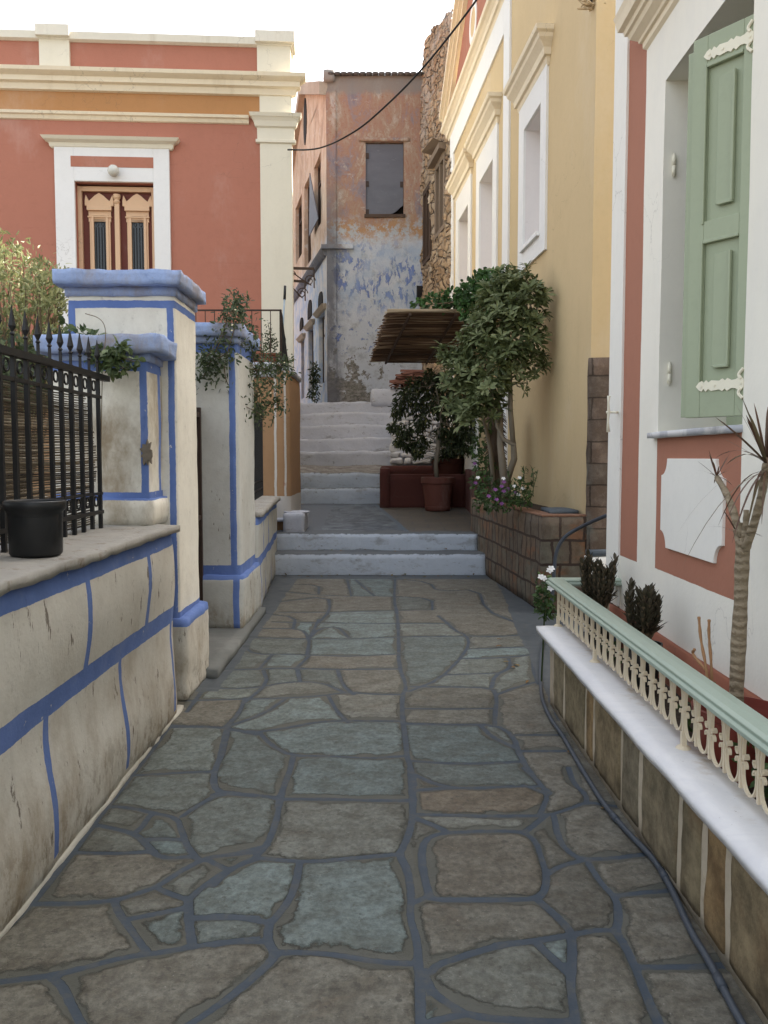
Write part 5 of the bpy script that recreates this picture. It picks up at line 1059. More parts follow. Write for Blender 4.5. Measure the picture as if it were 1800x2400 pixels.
# window: sash deep in the opening, shutters folded out from the near jamb
b = MB(); wd = -.36
for q in ((w0, w0+.06, wz0, wz1), (w1-.06, w1, wz0, wz1), (w0+.06, w1-.06, wz1-.06, wz1), (w0+.06, w1-.06, wz0, wz0+.09), ((w0+w1)/2-.04, (w0+w1)/2+.04, wz0+.09, wz1-.06), (w0+.06, w1-.06, wz1-.5, wz1-.44)): b.fbox(wf, *q, wd-.05, wd)
wn = b.build('window_frame', m_green, wh); WL[wn.name] = WL[wh.name]
b = MB(); b.fbox(wf, w0, w1, wz0, wz1, wd-.04, wd-.035); b.build('glass', m_glass, wn)
hx, hy = 1.452, 5.43-w1-.0; hinge = Vector((hx, hy, 0)); end = P(1605, 980, Z=1.665); end.z = 0; LZ0, LZ1 = 1.665, 3.233
ed_ = (end-hinge); SW = ed_.length
lf = Frame(hx, hy, ed_.x, ed_.y, 1)
if lf.n.x > 0: lf.n = -lf.n
lf.n = Vector((-abs(lf.n.x), lf.n.y if lf.n.x < 0 else -lf.n.y, 0))
if lf.n.dot(Vector((0,0,0))-Vector((hx, hy, 0))) < 0: lf.n = -lf.n
SW -= .0
b = MB(); T = .034; 
def leafpanel(b, fr, W_, z0, z1, o):
    st = .07; zm = z0+(z1-z0)*.49
    b.fbox(fr, 0, st*.62, z0, z1, o-T, o); b.fbox(fr, W_-st, W_, z0, z1, o-T, o)
    for (a, c_) in ((z0, z0+.15), (zm-.045, zm+.045), (z1-.13, z1)): b.fbox(fr, st*.62, W_-st, a, c_, o-T, o)
    for (a, c_) in ((z0+.15, zm-.045), (zm+.045, z1-.13)):
        b.fbox(fr, st*.62, W_-st, a, c_, o-T+.004, o-.016)
        # raised field and its bead
        b.fbox(fr, st*.62+.035, W_-st-.045, a+.06, c_-.05, o-.016, o-.008)
        for q in ((W_-st, W_-st+.010, a-.012, c_+.012), (st*.62+.032, st*.62+.044, a+.055, c_-.05), (st*.62+.032, W_-st-.06, a+.052, a+.064), (st*.62, W_-st, c_-.002, c_+.012)): b.fbox(fr, *q, o-.012, o+.006)
leafpanel(b, lf, SW, LZ0, LZ1, 0); s1_ = b.build('shutter_leaf', m_green, wh, bevel=.003); WL[s1_.name] = WL[wh.name]
l2 = Frame(lf.p(SW, 0, -.045).x, lf.p(SW, 0, -.045).y, -(ed_.x)-.03, -(ed_.y)+.02, 1); l2.n = Vector(lf.n)
b = MB(); leafpanel(b, Frame(lf.p(-.0,0,-.05).x, lf.p(0,0,-.05).y, ed_.x-.012, ed_.y+.02) , SW+.035, LZ0+.004, LZ1-.035, 0)
b.build('folded_shutter_leaf', m_green, wh, bevel=.003)
n = NM('cream_hinge_paint', .5, .4); m_hinge = n.fin(vary(n, (.78,.74,.60), .06))
def strap(z, up):
    half = []; L_ = SW-.055; prof_ = [(0,.014),(.02,.03),(.05,.018),(.075,.016),(.10,.026),(.115,.016),(.13,.026),(.15,.018),(.20,.022),(.22,.013),(.235,.024),(.25,.012),(.262,.022),(.28,.016)]
    top_ = [(a*L_/.30, z+h) for a, h in prof_]; bot_ = [(a*L_/.30, z-h) for a, h in prof_[::-1]]
    return top_+[(L_, z)]+bot_
for z in (LZ0+.13, LZ1-.085):
    b = MB(); b.extr(lf, strap(z, 1), .001, .007); 
    for a in (.06, .6, .88):
        c_ = lf.p(a*(SW-.055), z, .007); b.tube([c_, c_+lf.n*.003], .006, 8)
    for sg in (-1, 1): b.tube([lf.p(.012+.018*math.sin(t*.5)*.6, z+sg*(.02+.04*t/8), .006) for t in range(9)], .007, 6)
    b.build('strap_hinge', m_hinge, s1_)
for z in (LZ0+.22, LZ1-.28):
    b = MB(); yj = 5.43-w0-.012; 
    for k in (0, 1): b.tube([(1.50, yj, z+.052*k), (1.50, yj, z+.048+.052*k)], .010, 10)
    b.tube([(1.50, yj, z-.008), (1.50, yj, z+.11)], .006, 8); b.build('hinge', m_hinge, wh, smooth=True)
# shutter catch on the rust strip
cy, cz = 5.43-ws(1462), wf.Z(1462, 965); b = MB(); b.tube([(1.44, cy, cz), (1.36, cy, cz)], .007, 6); b.tube([(1.375, cy, cz-.12), (1.372, cy+.005, cz-.06), (1.375, cy, cz), (1.372, cy, cz+.06), (1.375, cy, cz+.10)], [.012,.006,.009,.006,.011], 6); b.tube([(1.40, cy, cz), (1.40, cy-.09, cz-.005)], .007, 6); b.build('shutter_catch', m_hinge, wh, smooth=True)

# ------------------------------------------------------------------ stone-faced planting wall with marble top
m_fw = NM('front_wall_cladding', .85); n = m_fw
rp_ = random.Random(21)
pw_ = empty('planter_wall', (1.1, 3, 0), 'low wall faced with brown stone slabs and topped with white marble on the right', 'wall')
b = MB(); b.rbox(.998, 1.12, .3, 5.02, -.02, .43, .12, .006, 3, rnd=.01); n = NM('cream_mortar', .9); b.build('wall', n.fin(n.mix(n.mul(n.step(n.noise(6, 6, .7), .5, .7), .5), vary(n, (.62,.54,.41), .15, 3, 20), (.26,.20,.13)), n.noise(20, 6, .75), .01, .9), pw_, smooth=True)
cuts = [5.0]
for u in (1329, 1381, 1399, 1464, 1500, 1583, 1640, 1697, 1763): cuts.append(P(u, 2000, X=1.0).y)
# joints measured along the face (u of each joint at its foot)
feet = [(1301,1668),(1331,1706),(1381,1781),(1399,1810),(1459,1907),(1500,1973),(1577,2110),(1635,2195),(1700,2280)]
cuts = [P(u, v, Z=0).y for u, v in feet]; cuts = sorted(cuts, reverse=True); cuts += [1.9, 1.55, 1.2, .8, .35]
cols = []
for i, (y1, y0) in enumerate(zip(cuts, cuts[1:])):
    b = MB(); b.rbox(.990, 1.05, y0+.021, y1-.021, .04, .375+.01*math.sin(i*2.1), .03, .005, 7, rnd=.012); b.wob(.004, 14)
    t = rp_.random(); col = [(.27,.225,.145), (.25,.205,.125), (.32,.22,.11), (.28,.22,.13), (.24,.205,.14)][i % 5]
    n = NM('facing_stone_%d' % (i % 5)) if i < 5 else None
    if n:
        c = n.mix(n.step(n.noise(6, 8, .75), .3, .72), sc3(col, .5), sc3(col, 1.45)); c = n.mix(n.mul(n.step(n.noise(2.4, 5), .55, .7), .5), c, (.22,.12,.055)); c = n.mix(n.mul(n.mt('SUBTRACT', 1.0, n.step(n.add(n.z, n.mul(n.noise(6,4),.1)), .08, .2)), .45), c, (.10,.075,.05)); cols.append(n.fin(c, n.noise(16, 8, .78), .012, .9))
    b.build('facing_stone', cols[i % 5], pw_, smooth=True)
b = MB(); b.rbox(.925, 1.125, .3, 5.12, .432, .472, .07, .004, 4, rnd=.016)
n = NM('white_marble', .6, .35); vn = n.noise(3, 8, .72, None, 1.5); c = n.mix(n.step(vn, .35, .7), (.78,.77,.76), (.68,.68,.69)); c = n.mix(n.mul(n.step(n.noise(5, 6, .7), .55, .7), n.mul(n.step(n.wobc(n.x, 4, .03), .99, 1.10), .75)), c, (.50,.41,.30)); c = n.mix(n.mul(n.step(n.noise(60, 3, .6), .70, .74), .6), c, (.3,.25,.2))
b.build('marble_coping', n.fin(c, n.noise(20, 5), .001, .5), pw_, smooth=True)
b = MB(); b.box(1.12, 1.45, .3, 5.1, .0, .36); tag(b.build('soil_bed', m_soil), 'dark soil of the narrow planting strip behind the cream railing', 'soil bed')
b = MB(); b.rbox(1.02, 1.45, 4.98, 5.10, 0, .44, .1, .008, 4, rnd=.01); b.build('end_wall', m_gray, pw_, smooth=True)

# cream scrolled railing with green handrail
rl = empty('railing', (1.06, 3, .47), 'cream scrolled iron railing with pale green handrail on the marble coping', 'railing')
def railprof(b, pA, pB, side):
    # moulded handrail: profile swept from pA to pB
    d = (pB-pA).normalized(); s_ = d.cross(Vector((0,0,1))).normalized()*side
    pr = [(-.052,.0),(-.052,.012),(-.040,.020),(-.044,.030),(-.030,.040),(.0,.044),(.030,.040),(.044,.030),(.040,.020),(.052,.012),(.052,0),(.03,-.008),(-.03,-.008)]
    return pr, d, s_
pr = [(-.055,.0),(-.055,.014),(-.042,.018),(-.046,.030),(-.032,.038),(.0,.042),(.032,.038),(.046,.030),(.042,.018),(.055,.014),(.055,0),(.03,-.008),(-.03,-.008)]
RX = 1.06; RZ = .715; RY = 5.16
path = [Vector((RX, .3, RZ)), Vector((RX, RY, RZ)), Vector((1.46, RY, RZ))]
offs = [Vector((1,0,0)), Vector((1,-1,0)), Vector((0,-1,0))]
vs = []; 
for p, o in zip(path, offs): vs += [p + o*a + Vector((0,0,h)) for a, h in pr]
k = len(pr); fs = [[i*k+j, i*k+(j+1)%k, (i+1)*k+(j+1)%k, (i+1)*k+j] for i in range(2) for j in range(k)]+[list(range(k)), list(range(2*k, 3*k))[::-1]]
b = MB(); b.add(vs, fs); b.build('handrail', m_greenrail, rl, bevel=.003)
b = MB(); b.box(RX-.012, RX+.012, .3, RY, RZ-.016, RZ-.006); b.build('top_bar', m_creamiron, rl)
def strip(b, pts, w_=.012, t=.0035, x=RX):
    # flat bar lying in the railing's plane, w_ wide across it
    n_ = len(pts); vs = []
    for i, (y, z) in enumerate(pts):
        y0, z0 = pts[max(0, i-1)]; y1, z1 = pts[min(n_-1, i+1)]; L_ = math.hypot(y1-y0, z1-z0)+1e-9; ny, nz2 = -(z1-z0)/L_, (y1-y0)/L_
        for sx in (-w_, w_):
            for sn in (-t, t): vs.append((x+sx, y+ny*sn, z+nz2*sn))
    fs = []
    for i in range(n_-1):
        a = 4*i; fs += [[a, a+1, a+5, a+4], [a+3, a+2, a+6, a+7], [a+2, a, a+4, a+6], [a+1, a+3, a+7, a+5]]
    fs += [[0,2,3,1], [4*n_-4, 4*n_-3, 4*n_-1, 4*n_-2]]
    b.add(vs, fs)
SPC = .12; yb = 5.09; kk = 0
proto_bar = None; z0r, z1r = .515, RZ-.01
bars = []
while yb > 1.0:
    if kk == 0:
        b = MB(); c = yb
        strip(b, [(c, z0r+.004), (c, z1r)], .0055, .0055)
        # lower U with curled tips, between this bar and the next
        h = .026; mid = c-SPC/2; rr = SPC/2-.010
        U = []
        for i in range(13):   # curl at left tip
            a = i/12*math.pi*1.5; U.append((mid+rr-.016+.016*math.cos(a+math.pi*.5+.0)*(1 if True else 0), z0r+.098+.016*math.sin(a-math.pi)))
        tipL = [(mid+rr-.018+.016*math.cos(t), z0r+.088+.016*math.sin(t)) for t in [(-2.6+i*.32) for i in range(9)]]
        tipL = [(mid+rr-.014+.011*math.cos(t), z0r+.078+.011*math.sin(t)) for t in [3.6-i*.36 for i in range(11)]]
        arc = [(mid+(rr-.003)*math.cos(t), z0r+.060+.056*math.sin(t)) for t in [0-i*math.pi/14 for i in range(15)]]
        tipR = [(mid-(x-mid), z) for x, z in tipL[::-1]]
        strip(b, tipL+arc+tipR, .0055, .0028)
        up = [(x, (z1r+z0r)-z) for x, z in (tipL+arc+tipR)]; 
        up = [(mid+(x-mid)*.99, z) for x, z in up]; strip(b, up, .0055, .0028)
        b.tube([(RX-.009, mid+rr-.018, z1r-.085), (RX+.009, mid+rr-.018, z1r-.085)], .008, 10)
        proto = b.build('baluster', m_creamiron, rl); proto_y = c
    else:
        o = proto.copy(); COL.objects.link(o); o.parent = rl; o.location = (proto.location[0], proto.location[1]-SPC*kk, proto.location[2])
    kk += 1; yb -= SPC
for y in (5.09, 4.19, 2.93, 1.6):
    b = MB(); b.box(RX-.009, RX+.009, y-.009, y+.009, .468, .53); b.lathe((RX, y, .47), [(.028,0),(.02,.008),(.012,.012)], 10); b.build('foot', m_creamiron, rl)
for i in range(3):
    x = RX+.1+.11*i; b = MB(); b.box(x-.007, x+.007, RY-.007, RY+.007, .45, RZ-.008); b.build('end_bar', m_creamiron, rl)

# grey conduit: along the foot of the planting wall, round the corner and up the stone planter
cp_ = empty('conduit', (1, 4, 0), 'grey conduit snaking along the foot of the stone faced wall', 'pipe')
px = [(1275,1500),(1267,1540),(1266,1590),(1270,1640),(1290,1685),(1318,1722),(1345,1770),(1378,1826),(1412,1880),(1440,1915),(1480,1960),(1530,2010),(1556,2050),(1580,2095),(1622,2190),(1655,2240),(1688,2302),(1712,2350),(1745,2410)]
pts = [P(u, v, Z=.022) for u, v in px]+[Vector((.93, 1.6, .02)), Vector((.95, .6, .02))]
def smoothp(p, it=2):
    for _ in range(it): p = [p[0]]+[q for a, b_ in zip(p, p[1:]) for q in (a.lerp(b_, .25), a.lerp(b_, .75))]+[p[-1]]
    return p
b = MB(); b.tube(smoothp(pts), .0115, 10); b.build('pipe', m_conduit, cp_, smooth=True)
for i in (9, 12, 16): b = MB(); d = (pts[i+1]-pts[i]).normalized(); b.tube([pts[i]-d*.03, pts[i]+d*.03], .0145, 10); b.build('coupling', m_conduit, cp_, smooth=True)
pts = [(1432,1204,6.9),(1395,1219,7.3),(1360,1236,7.8),(1330,1252,7.88),(1312,1272,7.92),(1302,1300,7.93),(1299,1335,7.93),(1297,1370,7.93),(1292,1420,7.93)]
b = MB(); b.tube(smoothp([P(u, v, Y=y) for u, v, y in pts]), .017, 10); tag(b.build('conduit', m_conduit, smooth=True), 'grey flexible conduit curving down in front of the stone clad planter', 'pipe')
# overhead cable
px = [(50,1213),(260,1215),(400,1170),(500,1120),(650,1030),(800,900),(1000,710),(1200,490),(1400,240),(1580,0),(1760,-260)]
pts = [P(660+x/3.456, y/3.456, Y=12.9-3.4*i/10) for i, (x, y) in enumerate(px)]; pts.append(yf.p(.9, 8.9, .03))
b = MB(); b.tube(smoothp(pts), .012, 6); tag(b.build('cable', m_cable, smooth=True), 'black overhead cable sagging from the red house across the alley', 'cable')

# ------------------------------------------------------------------ plants
def rv(r): 
    while True:
        v = Vector((r.uniform(-1,1), r.uniform(-1,1), r.uniform(-1,1)))
        if .05 < v.length < 1: return v.normalized()
def clump(b, c, rad, n_, L, W, r, droop=0, t0=0, t1=1, flat=(1,1,1), shell=.35):
    for _ in range(n_):
        d = rv(r); k = shell+(1-shell)*r.random()**.5; p = Vector(c)+Vector((d.x*rad*flat[0], d.y*rad*flat[1], d.z*rad*flat[2]))*k
        q = (d*.6+rv(r)*.9+Vector((0,0,-droop))).normalized(); b.leaf(p, q, rv(r)+Vector((0,0,1)), L*r.uniform(.7,1.25), W*r.uniform(.8,1.2), t0+(t1-t0)*r.random())
def twigs(b, base, tips, r0, r1, r, n=5, jit=.03):
    for t in tips:
        base = Vector(base); t = Vector(t); pts = [base.lerp(t, k/5)+rv(r)*jit*math.sin(math.pi*k/5) for k in range(6)]; b.tube(pts, [r0+(r1-r0)*k/5 for k in range(6)], n)
m_bark = wood('grey_bark', (.20,.17,.13), .35, 2); m_barkd = wood('brown_bark', (.10,.07,.05), .4, 2); m_twig = wood('thin_twig', (.14,.10,.06), .3, 2)

# large shrub in the stone planter
r = random.Random(31); bs_ = Vector((1.47, 9.3, .93))
t1 = empty('shrub', tuple(bs_), 'large leafy shrub with grey trunks in the stone planter by the yellow wall', 'shrub')
def PY(u, v, y): return P(u, v, Y=y)
b = MB()
trunk = [(PY(1185,1165,9.4), .045), (PY(1178,1090,9.4), .042), (PY(1172,1040,9.35), .036), (PY(1172,960,9.4), .028), (PY(1150,880,9.5), .018), (PY(1120,800,9.6), .010)]
b.tube([p for p, _ in trunk], [q for _, q in trunk], 10)
tr2 = [(PY(1188,1125,9.4), .040), (PY(1205,1075,9.35), .036), (PY(1203,1040,9.3), .034), (PY(1180,1030,9.3), .02), (PY(1165,1000,9.3), .018), (PY(1155,940,9.3), .014)]
b.tube([p for p, _ in tr2], [q for _, q in tr2], 9)
tr3 = [(PY(1203,1045,9.3), .030), (PY(1196,960,9.3), .028), (PY(1196,900,9.3), .024), (PY(1193,850,9.35), .018), (PY(1215,800,9.3), .013), (PY(1255,760,9.2), .008)]
b.tube([p for p, _ in tr3], [q for _, q in tr3], 9)
tr4 = [(PY(1158,1150,9.9), .028), (PY(1150,1060,9.9), .025), (PY(1138,1000,9.9), .021), (PY(1120,940,9.8), .014), (PY(1090,880,9.8), .009)]
b.tube([p for p, _ in tr4], [q for _, q in tr4], 8)
ctrs = []
for (u, v, y, rad) in ((1235,655,9.3,.11),(1255,690,9.2,.16),(1215,690,9.3,.2),(1180,660,9.5,.18),(1165,700,9.5,.18),(1140,690,9.6,.12),(1225,750,9.2,.22),(1250,790,9.2,.16),(1180,760,9.3,.25),(1255,840,9.3,.14),(1215,830,9.2,.18),(1150,800,9.4,.24),(1110,790,9.5,.18),(1085,835,9.6,.14),(1060,835,9.7,.13),(1040,822,9.7,.07),(1045,850,9.7,.10),
        (1180,830,9.1,.2),(1130,860,9.4,.22),(1085,870,9.5,.2),(1060,890,9.6,.16),(1095,930,9.5,.2),(1130,930,9.3,.2),(1070,950,9.6,.16),(1150,960,9.3,.15),(1160,900,9.2,.18),(1205,870,9.2,.12),(1200,720,9.6,.22),(1130,740,9.5,.16),(1100,980,9.4,.14),(1225,905,9.2,.06),(1255,870,9.3,.07),(1262,740,9.2,.1)):
    c_ = PY(u, v, y); ctrs.append((c_, rad))
tips = [c_ for c_, _ in ctrs]
for c_, rad in ctrs: 
    src = min([p for p, _ in trunk[3:]+tr2[3:]+tr3[1:]+tr4[2:]], key=lambda q: (q-c_).length); twigs(b, src, [c_], .012, .005, r, 5, .03)
b.build('trunk', m_bark, t1, smooth=True)
b = MB()
for c_, rad in ctrs:
    for _ in range(max(5, int(rad*rad*820))):
        d = rv(r); d.y *= .9; p = c_+d*rad*(.3+.7*r.random())*(1.35 if r.random() < .16 else 1)
        if p.x > yf.p(p.y-8, 0).x-.05: p.x = yf.p(p.y-8, 0).x-.05-.05*r.random()
        ax = (d*.8+Vector((0,-.25,.9))+rv(r)*.35).normalized(); tn = r.random(); side = ax.orthogonal().normalized(); s2 = ax.cross(side)
        nl = r.randint(6, 9); ph = r.random()*6.3; L = r.uniform(.06, .14)
        for k in range(nl):
            a = ph+2*math.pi*k/nl; dr_ = (side*math.cos(a)+s2*math.sin(a))*.9+ax*r.uniform(.1,1.3)+rv(r)*.25; b.leaf(p, dr_, ax, L*r.uniform(.7,1.2), L*.34, min(1, max(0, tn*.6+r.random()*.4)), .35, True)
m_l1 = leafmat('shrub_leaf', [(0,(.04,.062,.022)),(.35,(.095,.125,.045)),(.7,(.17,.205,.09)),(.93,(.30,.33,.18)),(1,(.26,.30,.06))])
b.build('foliage', m_l1, t1)
# fuzzy brown palm-like stem behind, with its ivy
b = MB(); p0, p1 = PY(1163,1160,10.3), PY(1160,960,10.3); b.tube([p0, p0.lerp(p1,.4)+Vector((.01,0,0)), p1], [.085,.10,.095], 12)
for _ in range(420):
    t = r.random(); c_ = p0.lerp(p1, t); a = r.random()*6.28; o = Vector((math.cos(a), math.sin(a), 0)); b.tube([c_+o*.09, c_+o*.14+Vector((0,0,-.05))], .004, 3)
tag(b.build('shaggy_stem', m_barkd), 'shaggy brown stem standing behind the grey shrub trunks in the stone planter', 'tree stem')
# ivy and flowers in the planter
m_ivy = leafmat('ivy_leaf', [(0,(.014,.035,.012)),(.5,(.035,.085,.022)),(1,(.085,.165,.045))])
r = random.Random(5); b = MB()
for (u, v, y, rad, n_) in ((1125,1040,10.2,.1,60),(1135,1090,10.2,.14,120),(1125,1130,10.0,.13,110),(1150,1150,9.6,.16,130),(1140,1000,10.2,.08,40),(1125,1180,9.4,.08,50),(1115,1060,10.1,.05,20)): clump(b, PY(u, v, y), rad, n_, .055, .035, r, .2)
tag(b.build('ivy', m_ivy), 'dark ivy spilling over the far corner of the stone planter', 'ivy')
b = MB(); b2 = MB(); b3 = MB(); r = random.Random(6)
for (u, v, y, rad, n_) in ((1185,1165,8.9,.16,150),(1215,1155,8.8,.14,150),(1160,1175,9.0,.12,100),(1230,1170,8.6,.07,50)): clump(b, PY(u, v, y), rad, n_, .06, .022, r, 0)
for (u, v, h) in ((1240,1165,.28),(1225,1160,.30),(1250,1140,.2),(1212,1150,.25),(1195,1150,.2)):
    p = PY(u, v, 8.7); q = p+Vector((r.uniform(-.03,.09), 0, h)); b.tube([p-Vector((0,0,.08)), p.lerp(q,.6)+Vector((.01,0,0)), q], .004, 4, .4)
    for k in range(14): t = k/14; b.leaf(p.lerp(q, t), rv(r)+Vector((0,0,.5)), (0,0,1), .055, .02, r.random())
def flower(bb, c_, rad, tone, up=(0,-.6,.6)):
    up = Vector(up).normalized(); s_ = up.orthogonal().normalized(); s2 = up.cross(s_)
    for k in range(5): a = k*1.257; bb.leaf(c_, s_*math.cos(a)+s2*math.sin(a)+up*.25, up, rad, rad*.8, tone, .1)
for (u, v) in ((1172,1143),(1178,1155),(1150,1162),(1160,1172),(1185,1128),(1165,1150),(1190,1150),(1205,1158),(1180,1180),(1112,1130),(1110,1090)): flower(b2, PY(u, v, 8.75 if u > 1130 else 9.6)+rv(r)*.02, .028, r.random())
for (u, v) in ((1218,1120),(1225,1145),(1180,1122),(1205,1140),(1120,1120),(1215,1160)): flower(b3, PY(u, v, 8.7), .026, .5)
m_fl = NM('purple_petal', .6); m_fl = m_fl.fin((.22,.08,.24)); m_flw = NM('white_petal', .6); m_flw = m_flw.fin((.75,.74,.72))
fp_ = empty('flowering_plant', (1.5, 8.8, .93), 'low flowering plants with purple and white blossoms at the front of the stone planter', 'flowers')
b.build('foliage', m_ivy, fp_); b2.build('purple_blossom', m_fl, fp_); b3.build('white_blossom', m_flw, fp_)
# vine over the awning
r = random.Random(9); b = MB(); 
m_vine = leafmat('vine_leaf', [(0,(.012,.04,.012)),(.5,(.03,.10,.025)),(1,(.075,.19,.05))])
for (u, v, y, rad, n_) in ((985,716,12.2,.10,50),(1010,712,12,.12,80),(1035,706,11.9,.13,90),(1060,700,11.8,.12,100),(1085,700,11.6,.13,120),(1105,690,11.3,.2,230),(1130,672,11.2,.2,260),(1150,664,11.0,.18,240),(1175,660,10.8,.16,200),(1195,665,10.7,.14,150),(1110,720,11.2,.2,240),(1105,735,11.2,.10,60),(1140,720,11.1,.18,180),(965,718,12.2,.05,15),(1145,690,11.0,.16,160),(1200,690,10.7,.12,90)):
    clump(b, PY(u, v, y), rad, n_, .07, .055, r, .1)
vt = empty('vine', (1.6, 11.2, 3.2), 'bright green vine trailing over the top of the reed awning', 'vine'); b.build('foliage', m_vine, vt)
b = MB(); b.tube([PY(1190,760,10.9), PY(1150,690,11.1), PY(1090,705,11.5), PY(1000,715,12.0)], [.02,.016,.012,.006], 6); b.build('stem', m_twig, vt)

# potted ficus on the landing
def bigpot(loc, rad, hh, label, grp=None, mat=None):
    b = MB(); b.lathe(loc, [(rad*.70,0),(rad*.74,.02),(rad*.78,hh*.12),(rad*.76,hh*.14),(rad*.90,hh*.78),(rad*.92,hh*.80),(rad*.99,hh*.82),(rad,hh*.97),(rad*.97,hh),(rad*.90,hh*.98),(rad*.86,hh*.84),(rad*.84,hh*.80)], 40)
    e = empty('plant_pot', tuple(loc), label, 'pot', grp); b.build('pot', mat or m_terra, e, smooth=False)
    s_ = MB(); s_.lathe(Vector(loc)+Vector((0,0,hh*.82)), [(rad*.86,0),(rad*.5,.015),(.001,.02)], 24); s_.build('soil', m_soil, e); return e
fy_ = 14.05; fpz = lz(fy_); loc = Vector((P(1026,1150,Y=fy_).x, fy_, fpz)); hh = P(1026,1118,Y=fy_).z-fpz
bigpot(loc, (P(1066,1120,Y=fy_).x-P(986,1120,Y=fy_).x)/2, hh, 'large round terracotta pot in front of the dark red bench wall')
r = random.Random(12); ft = empty('potted_tree', tuple(loc+Vector((0,0,hh))), 'small dark leaved weeping fig growing from the large terracotta pot', 'tree')
b = MB(); tk = [(PY(1024,1120,fy_),.04),(PY(1021,1085,fy_),.036),(PY(1027,1050,fy_),.034),(PY(1026,1020,fy_),.032),(PY(1034,990,fy_),.025),(PY(1030,950,fy_),.018),(PY(1020,900,fy_),.008)]
b.tube([p for p,_ in tk], [q for _,q in tk], 9)
cs2 = []
for (u, v, rad) in ((970,905,.16),(945,930,.14),(935,960,.14),(975,950,.2),(1000,905,.2),(1035,895,.18),(1060,920,.2),(1085,950,.2),(1095,985,.18),(1075,1010,.2),(1050,960,.22),(1015,950,.22),(985,990,.16),(950,1010,.13),(925,1000,.10),(960,1040,.14),(990,1035,.15),(935,1035,.08),(1060,1040,.16),(1100,1020,.12),(1010,880,.12),(980,1060,.09),(1090,1050,.1),(1040,1010,.14)):
    c_ = PY(u, v, fy_+r.uniform(-.25,.25)); cs2.append((c_, rad)); src = min([p for p, _ in tk[2:]], key=lambda q: (q-c_).length); twigs(b, src, [c_], .010, .003, r, 4, .05)
b.build('trunk', m_bark, ft, smooth=True)
b = MB()
for c_, rad in cs2: clump(b, c_, rad*1.05, int(80+1900*rad*rad*2.3), .075, .036, r, .9, 0, 1, (1,1,1), .1)
m_fic = leafmat('fig_leaf', [(0,(.008,.016,.008)),(.6,(.022,.038,.015)),(.93,(.05,.075,.025)),(1,(.13,.12,.03))], .35)
b.build('foliage', m_fic, ft)
# second pot and plants behind
y2 = 15.3; z2 = lz(15.3)+.45; loc2 = Vector((P(1050,1090,Y=y2).x, y2, z2-.1)); bigpot(loc2, .32, P(1050,1075,Y=y2).z-z2+.1, 'wide terracotta pot standing behind the dark red bench wall')
r = random.Random(13); b = MB()
for (u, v, rad) in ((1095,960,.25),(1110,1000,.22),(1085,1010,.25),(1065,1050,.22),(1100,1040,.2),(1110,950,.2),(1075,920,.2),(1050,1050,.2)): clump(b, PY(u, v, y2-.1), rad, 260, .08, .04, r, .5, 0, .5)
for k in range(34):   # strap leaves of a fern
    p = loc2+Vector((-.1, -.1, .42)); d = Vector((r.uniform(-1,.5), r.uniform(-1,.3), r.uniform(.3,1))).normalized(); b.leaf(p, d, (0,0,1), r.uniform(.3,.5), .04, r.random(), .9)
o = b.build('foliage_plant', m_fic); tag(o, 'dark bushy plant in the pot behind the bench wall', 'plant')
b = MB(); b.tube([loc2+Vector((.02,0,.3)), loc2+Vector((.12,0,.9)), loc2+Vector((.2,0,1.5))], .02, 6); b.build('stem', m_twig, None); bpy.data.objects['stem.001' if 'stem.001' in bpy.data.objects else 'stem'].name
for o_ in list(bpy.data.objects):
    if o_.name.startswith('stem') and o_.parent is None:
        o_.parent = o; o_.location = o_.location - o.location

# climber on the second pier and fence
r = random.Random(17); jm = empty('climber', (-1.3, 7.6, 2.2), 'small leaved climber trailing over the second blue capped pier', 'climbing plant'); b = MB(); tw_ = MB(); fl_ = MB()
m_jas = leafmat('jasmine_leaf', [(0,(.018,.034,.018)),(.5,(.045,.075,.035)),(1,(.12,.155,.07))])
st = [[(560,700,7.2),(545,720,6.95),(530,760,6.9),(500,820,6.9),(470,850,6.9)],[(560,735,6.95),(540,800,6.9),(520,880,6.9),(560,945,7.2),(590,960,7.6),(620,975,7.9)],[(560,720,7.2),(590,800,7.6),(640,850,8.0),(680,870,8.2)],[(575,760,7.4),(600,860,7.8),(610,930,7.9),(603,985,7.9)],[(560,700,7.1),(530,770,6.9),(480,880,6.9),(468,890,6.9)],[(590,820,7.6),(640,900,8.0),(655,965,8.1)],[(490,850,6.9),(530,830,6.9),(570,790,7.2)],[(560,860,7.4),(620,870,7.9),(670,850,8.2)],[(580,900,7.5),(630,940,8.0),(650,950,8.1)]]
for s_ in st:
    pts = smoothp([PY(u, v, y) for u, v, y in s_]); tw_.tube(pts, .004, 5)
    for p in pts:
        for _ in range(5): clump(b, p+rv(r)*.06, .07, 2, .045, .02, r, .1)
for (u, v, y, rad, n_) in ((545,740,6.95,.12,90),(575,790,7.4,.12,60),(600,850,7.7,.18,110),(640,870,8.0,.18,110),(620,900,7.9,.18,90),(500,850,6.9,.10,80),(475,830,6.9,.06,50),(665,860,8.1,.1,70),(600,950,7.8,.1,60),(545,700,7.0,.07,40)): clump(b, PY(u, v, y), rad, n_, .045, .02, r, .2, flat=(1,.6,1))
for k in range(12): u, v, y = r.choice(((545,720,6.9),(600,860,7.6),(640,860,7.9),(520,830,6.85),(610,930,7.8))); flower(fl_, PY(u+r.gauss(0,22), v+r.gauss(0,22), y-.1), .010, .5)
b.build('foliage', m_jas, jm); tw_.build('stem', m_twig, jm); fl_.build('blossom', plaster('cream_petal', (.65,.58,.38), .1), jm)
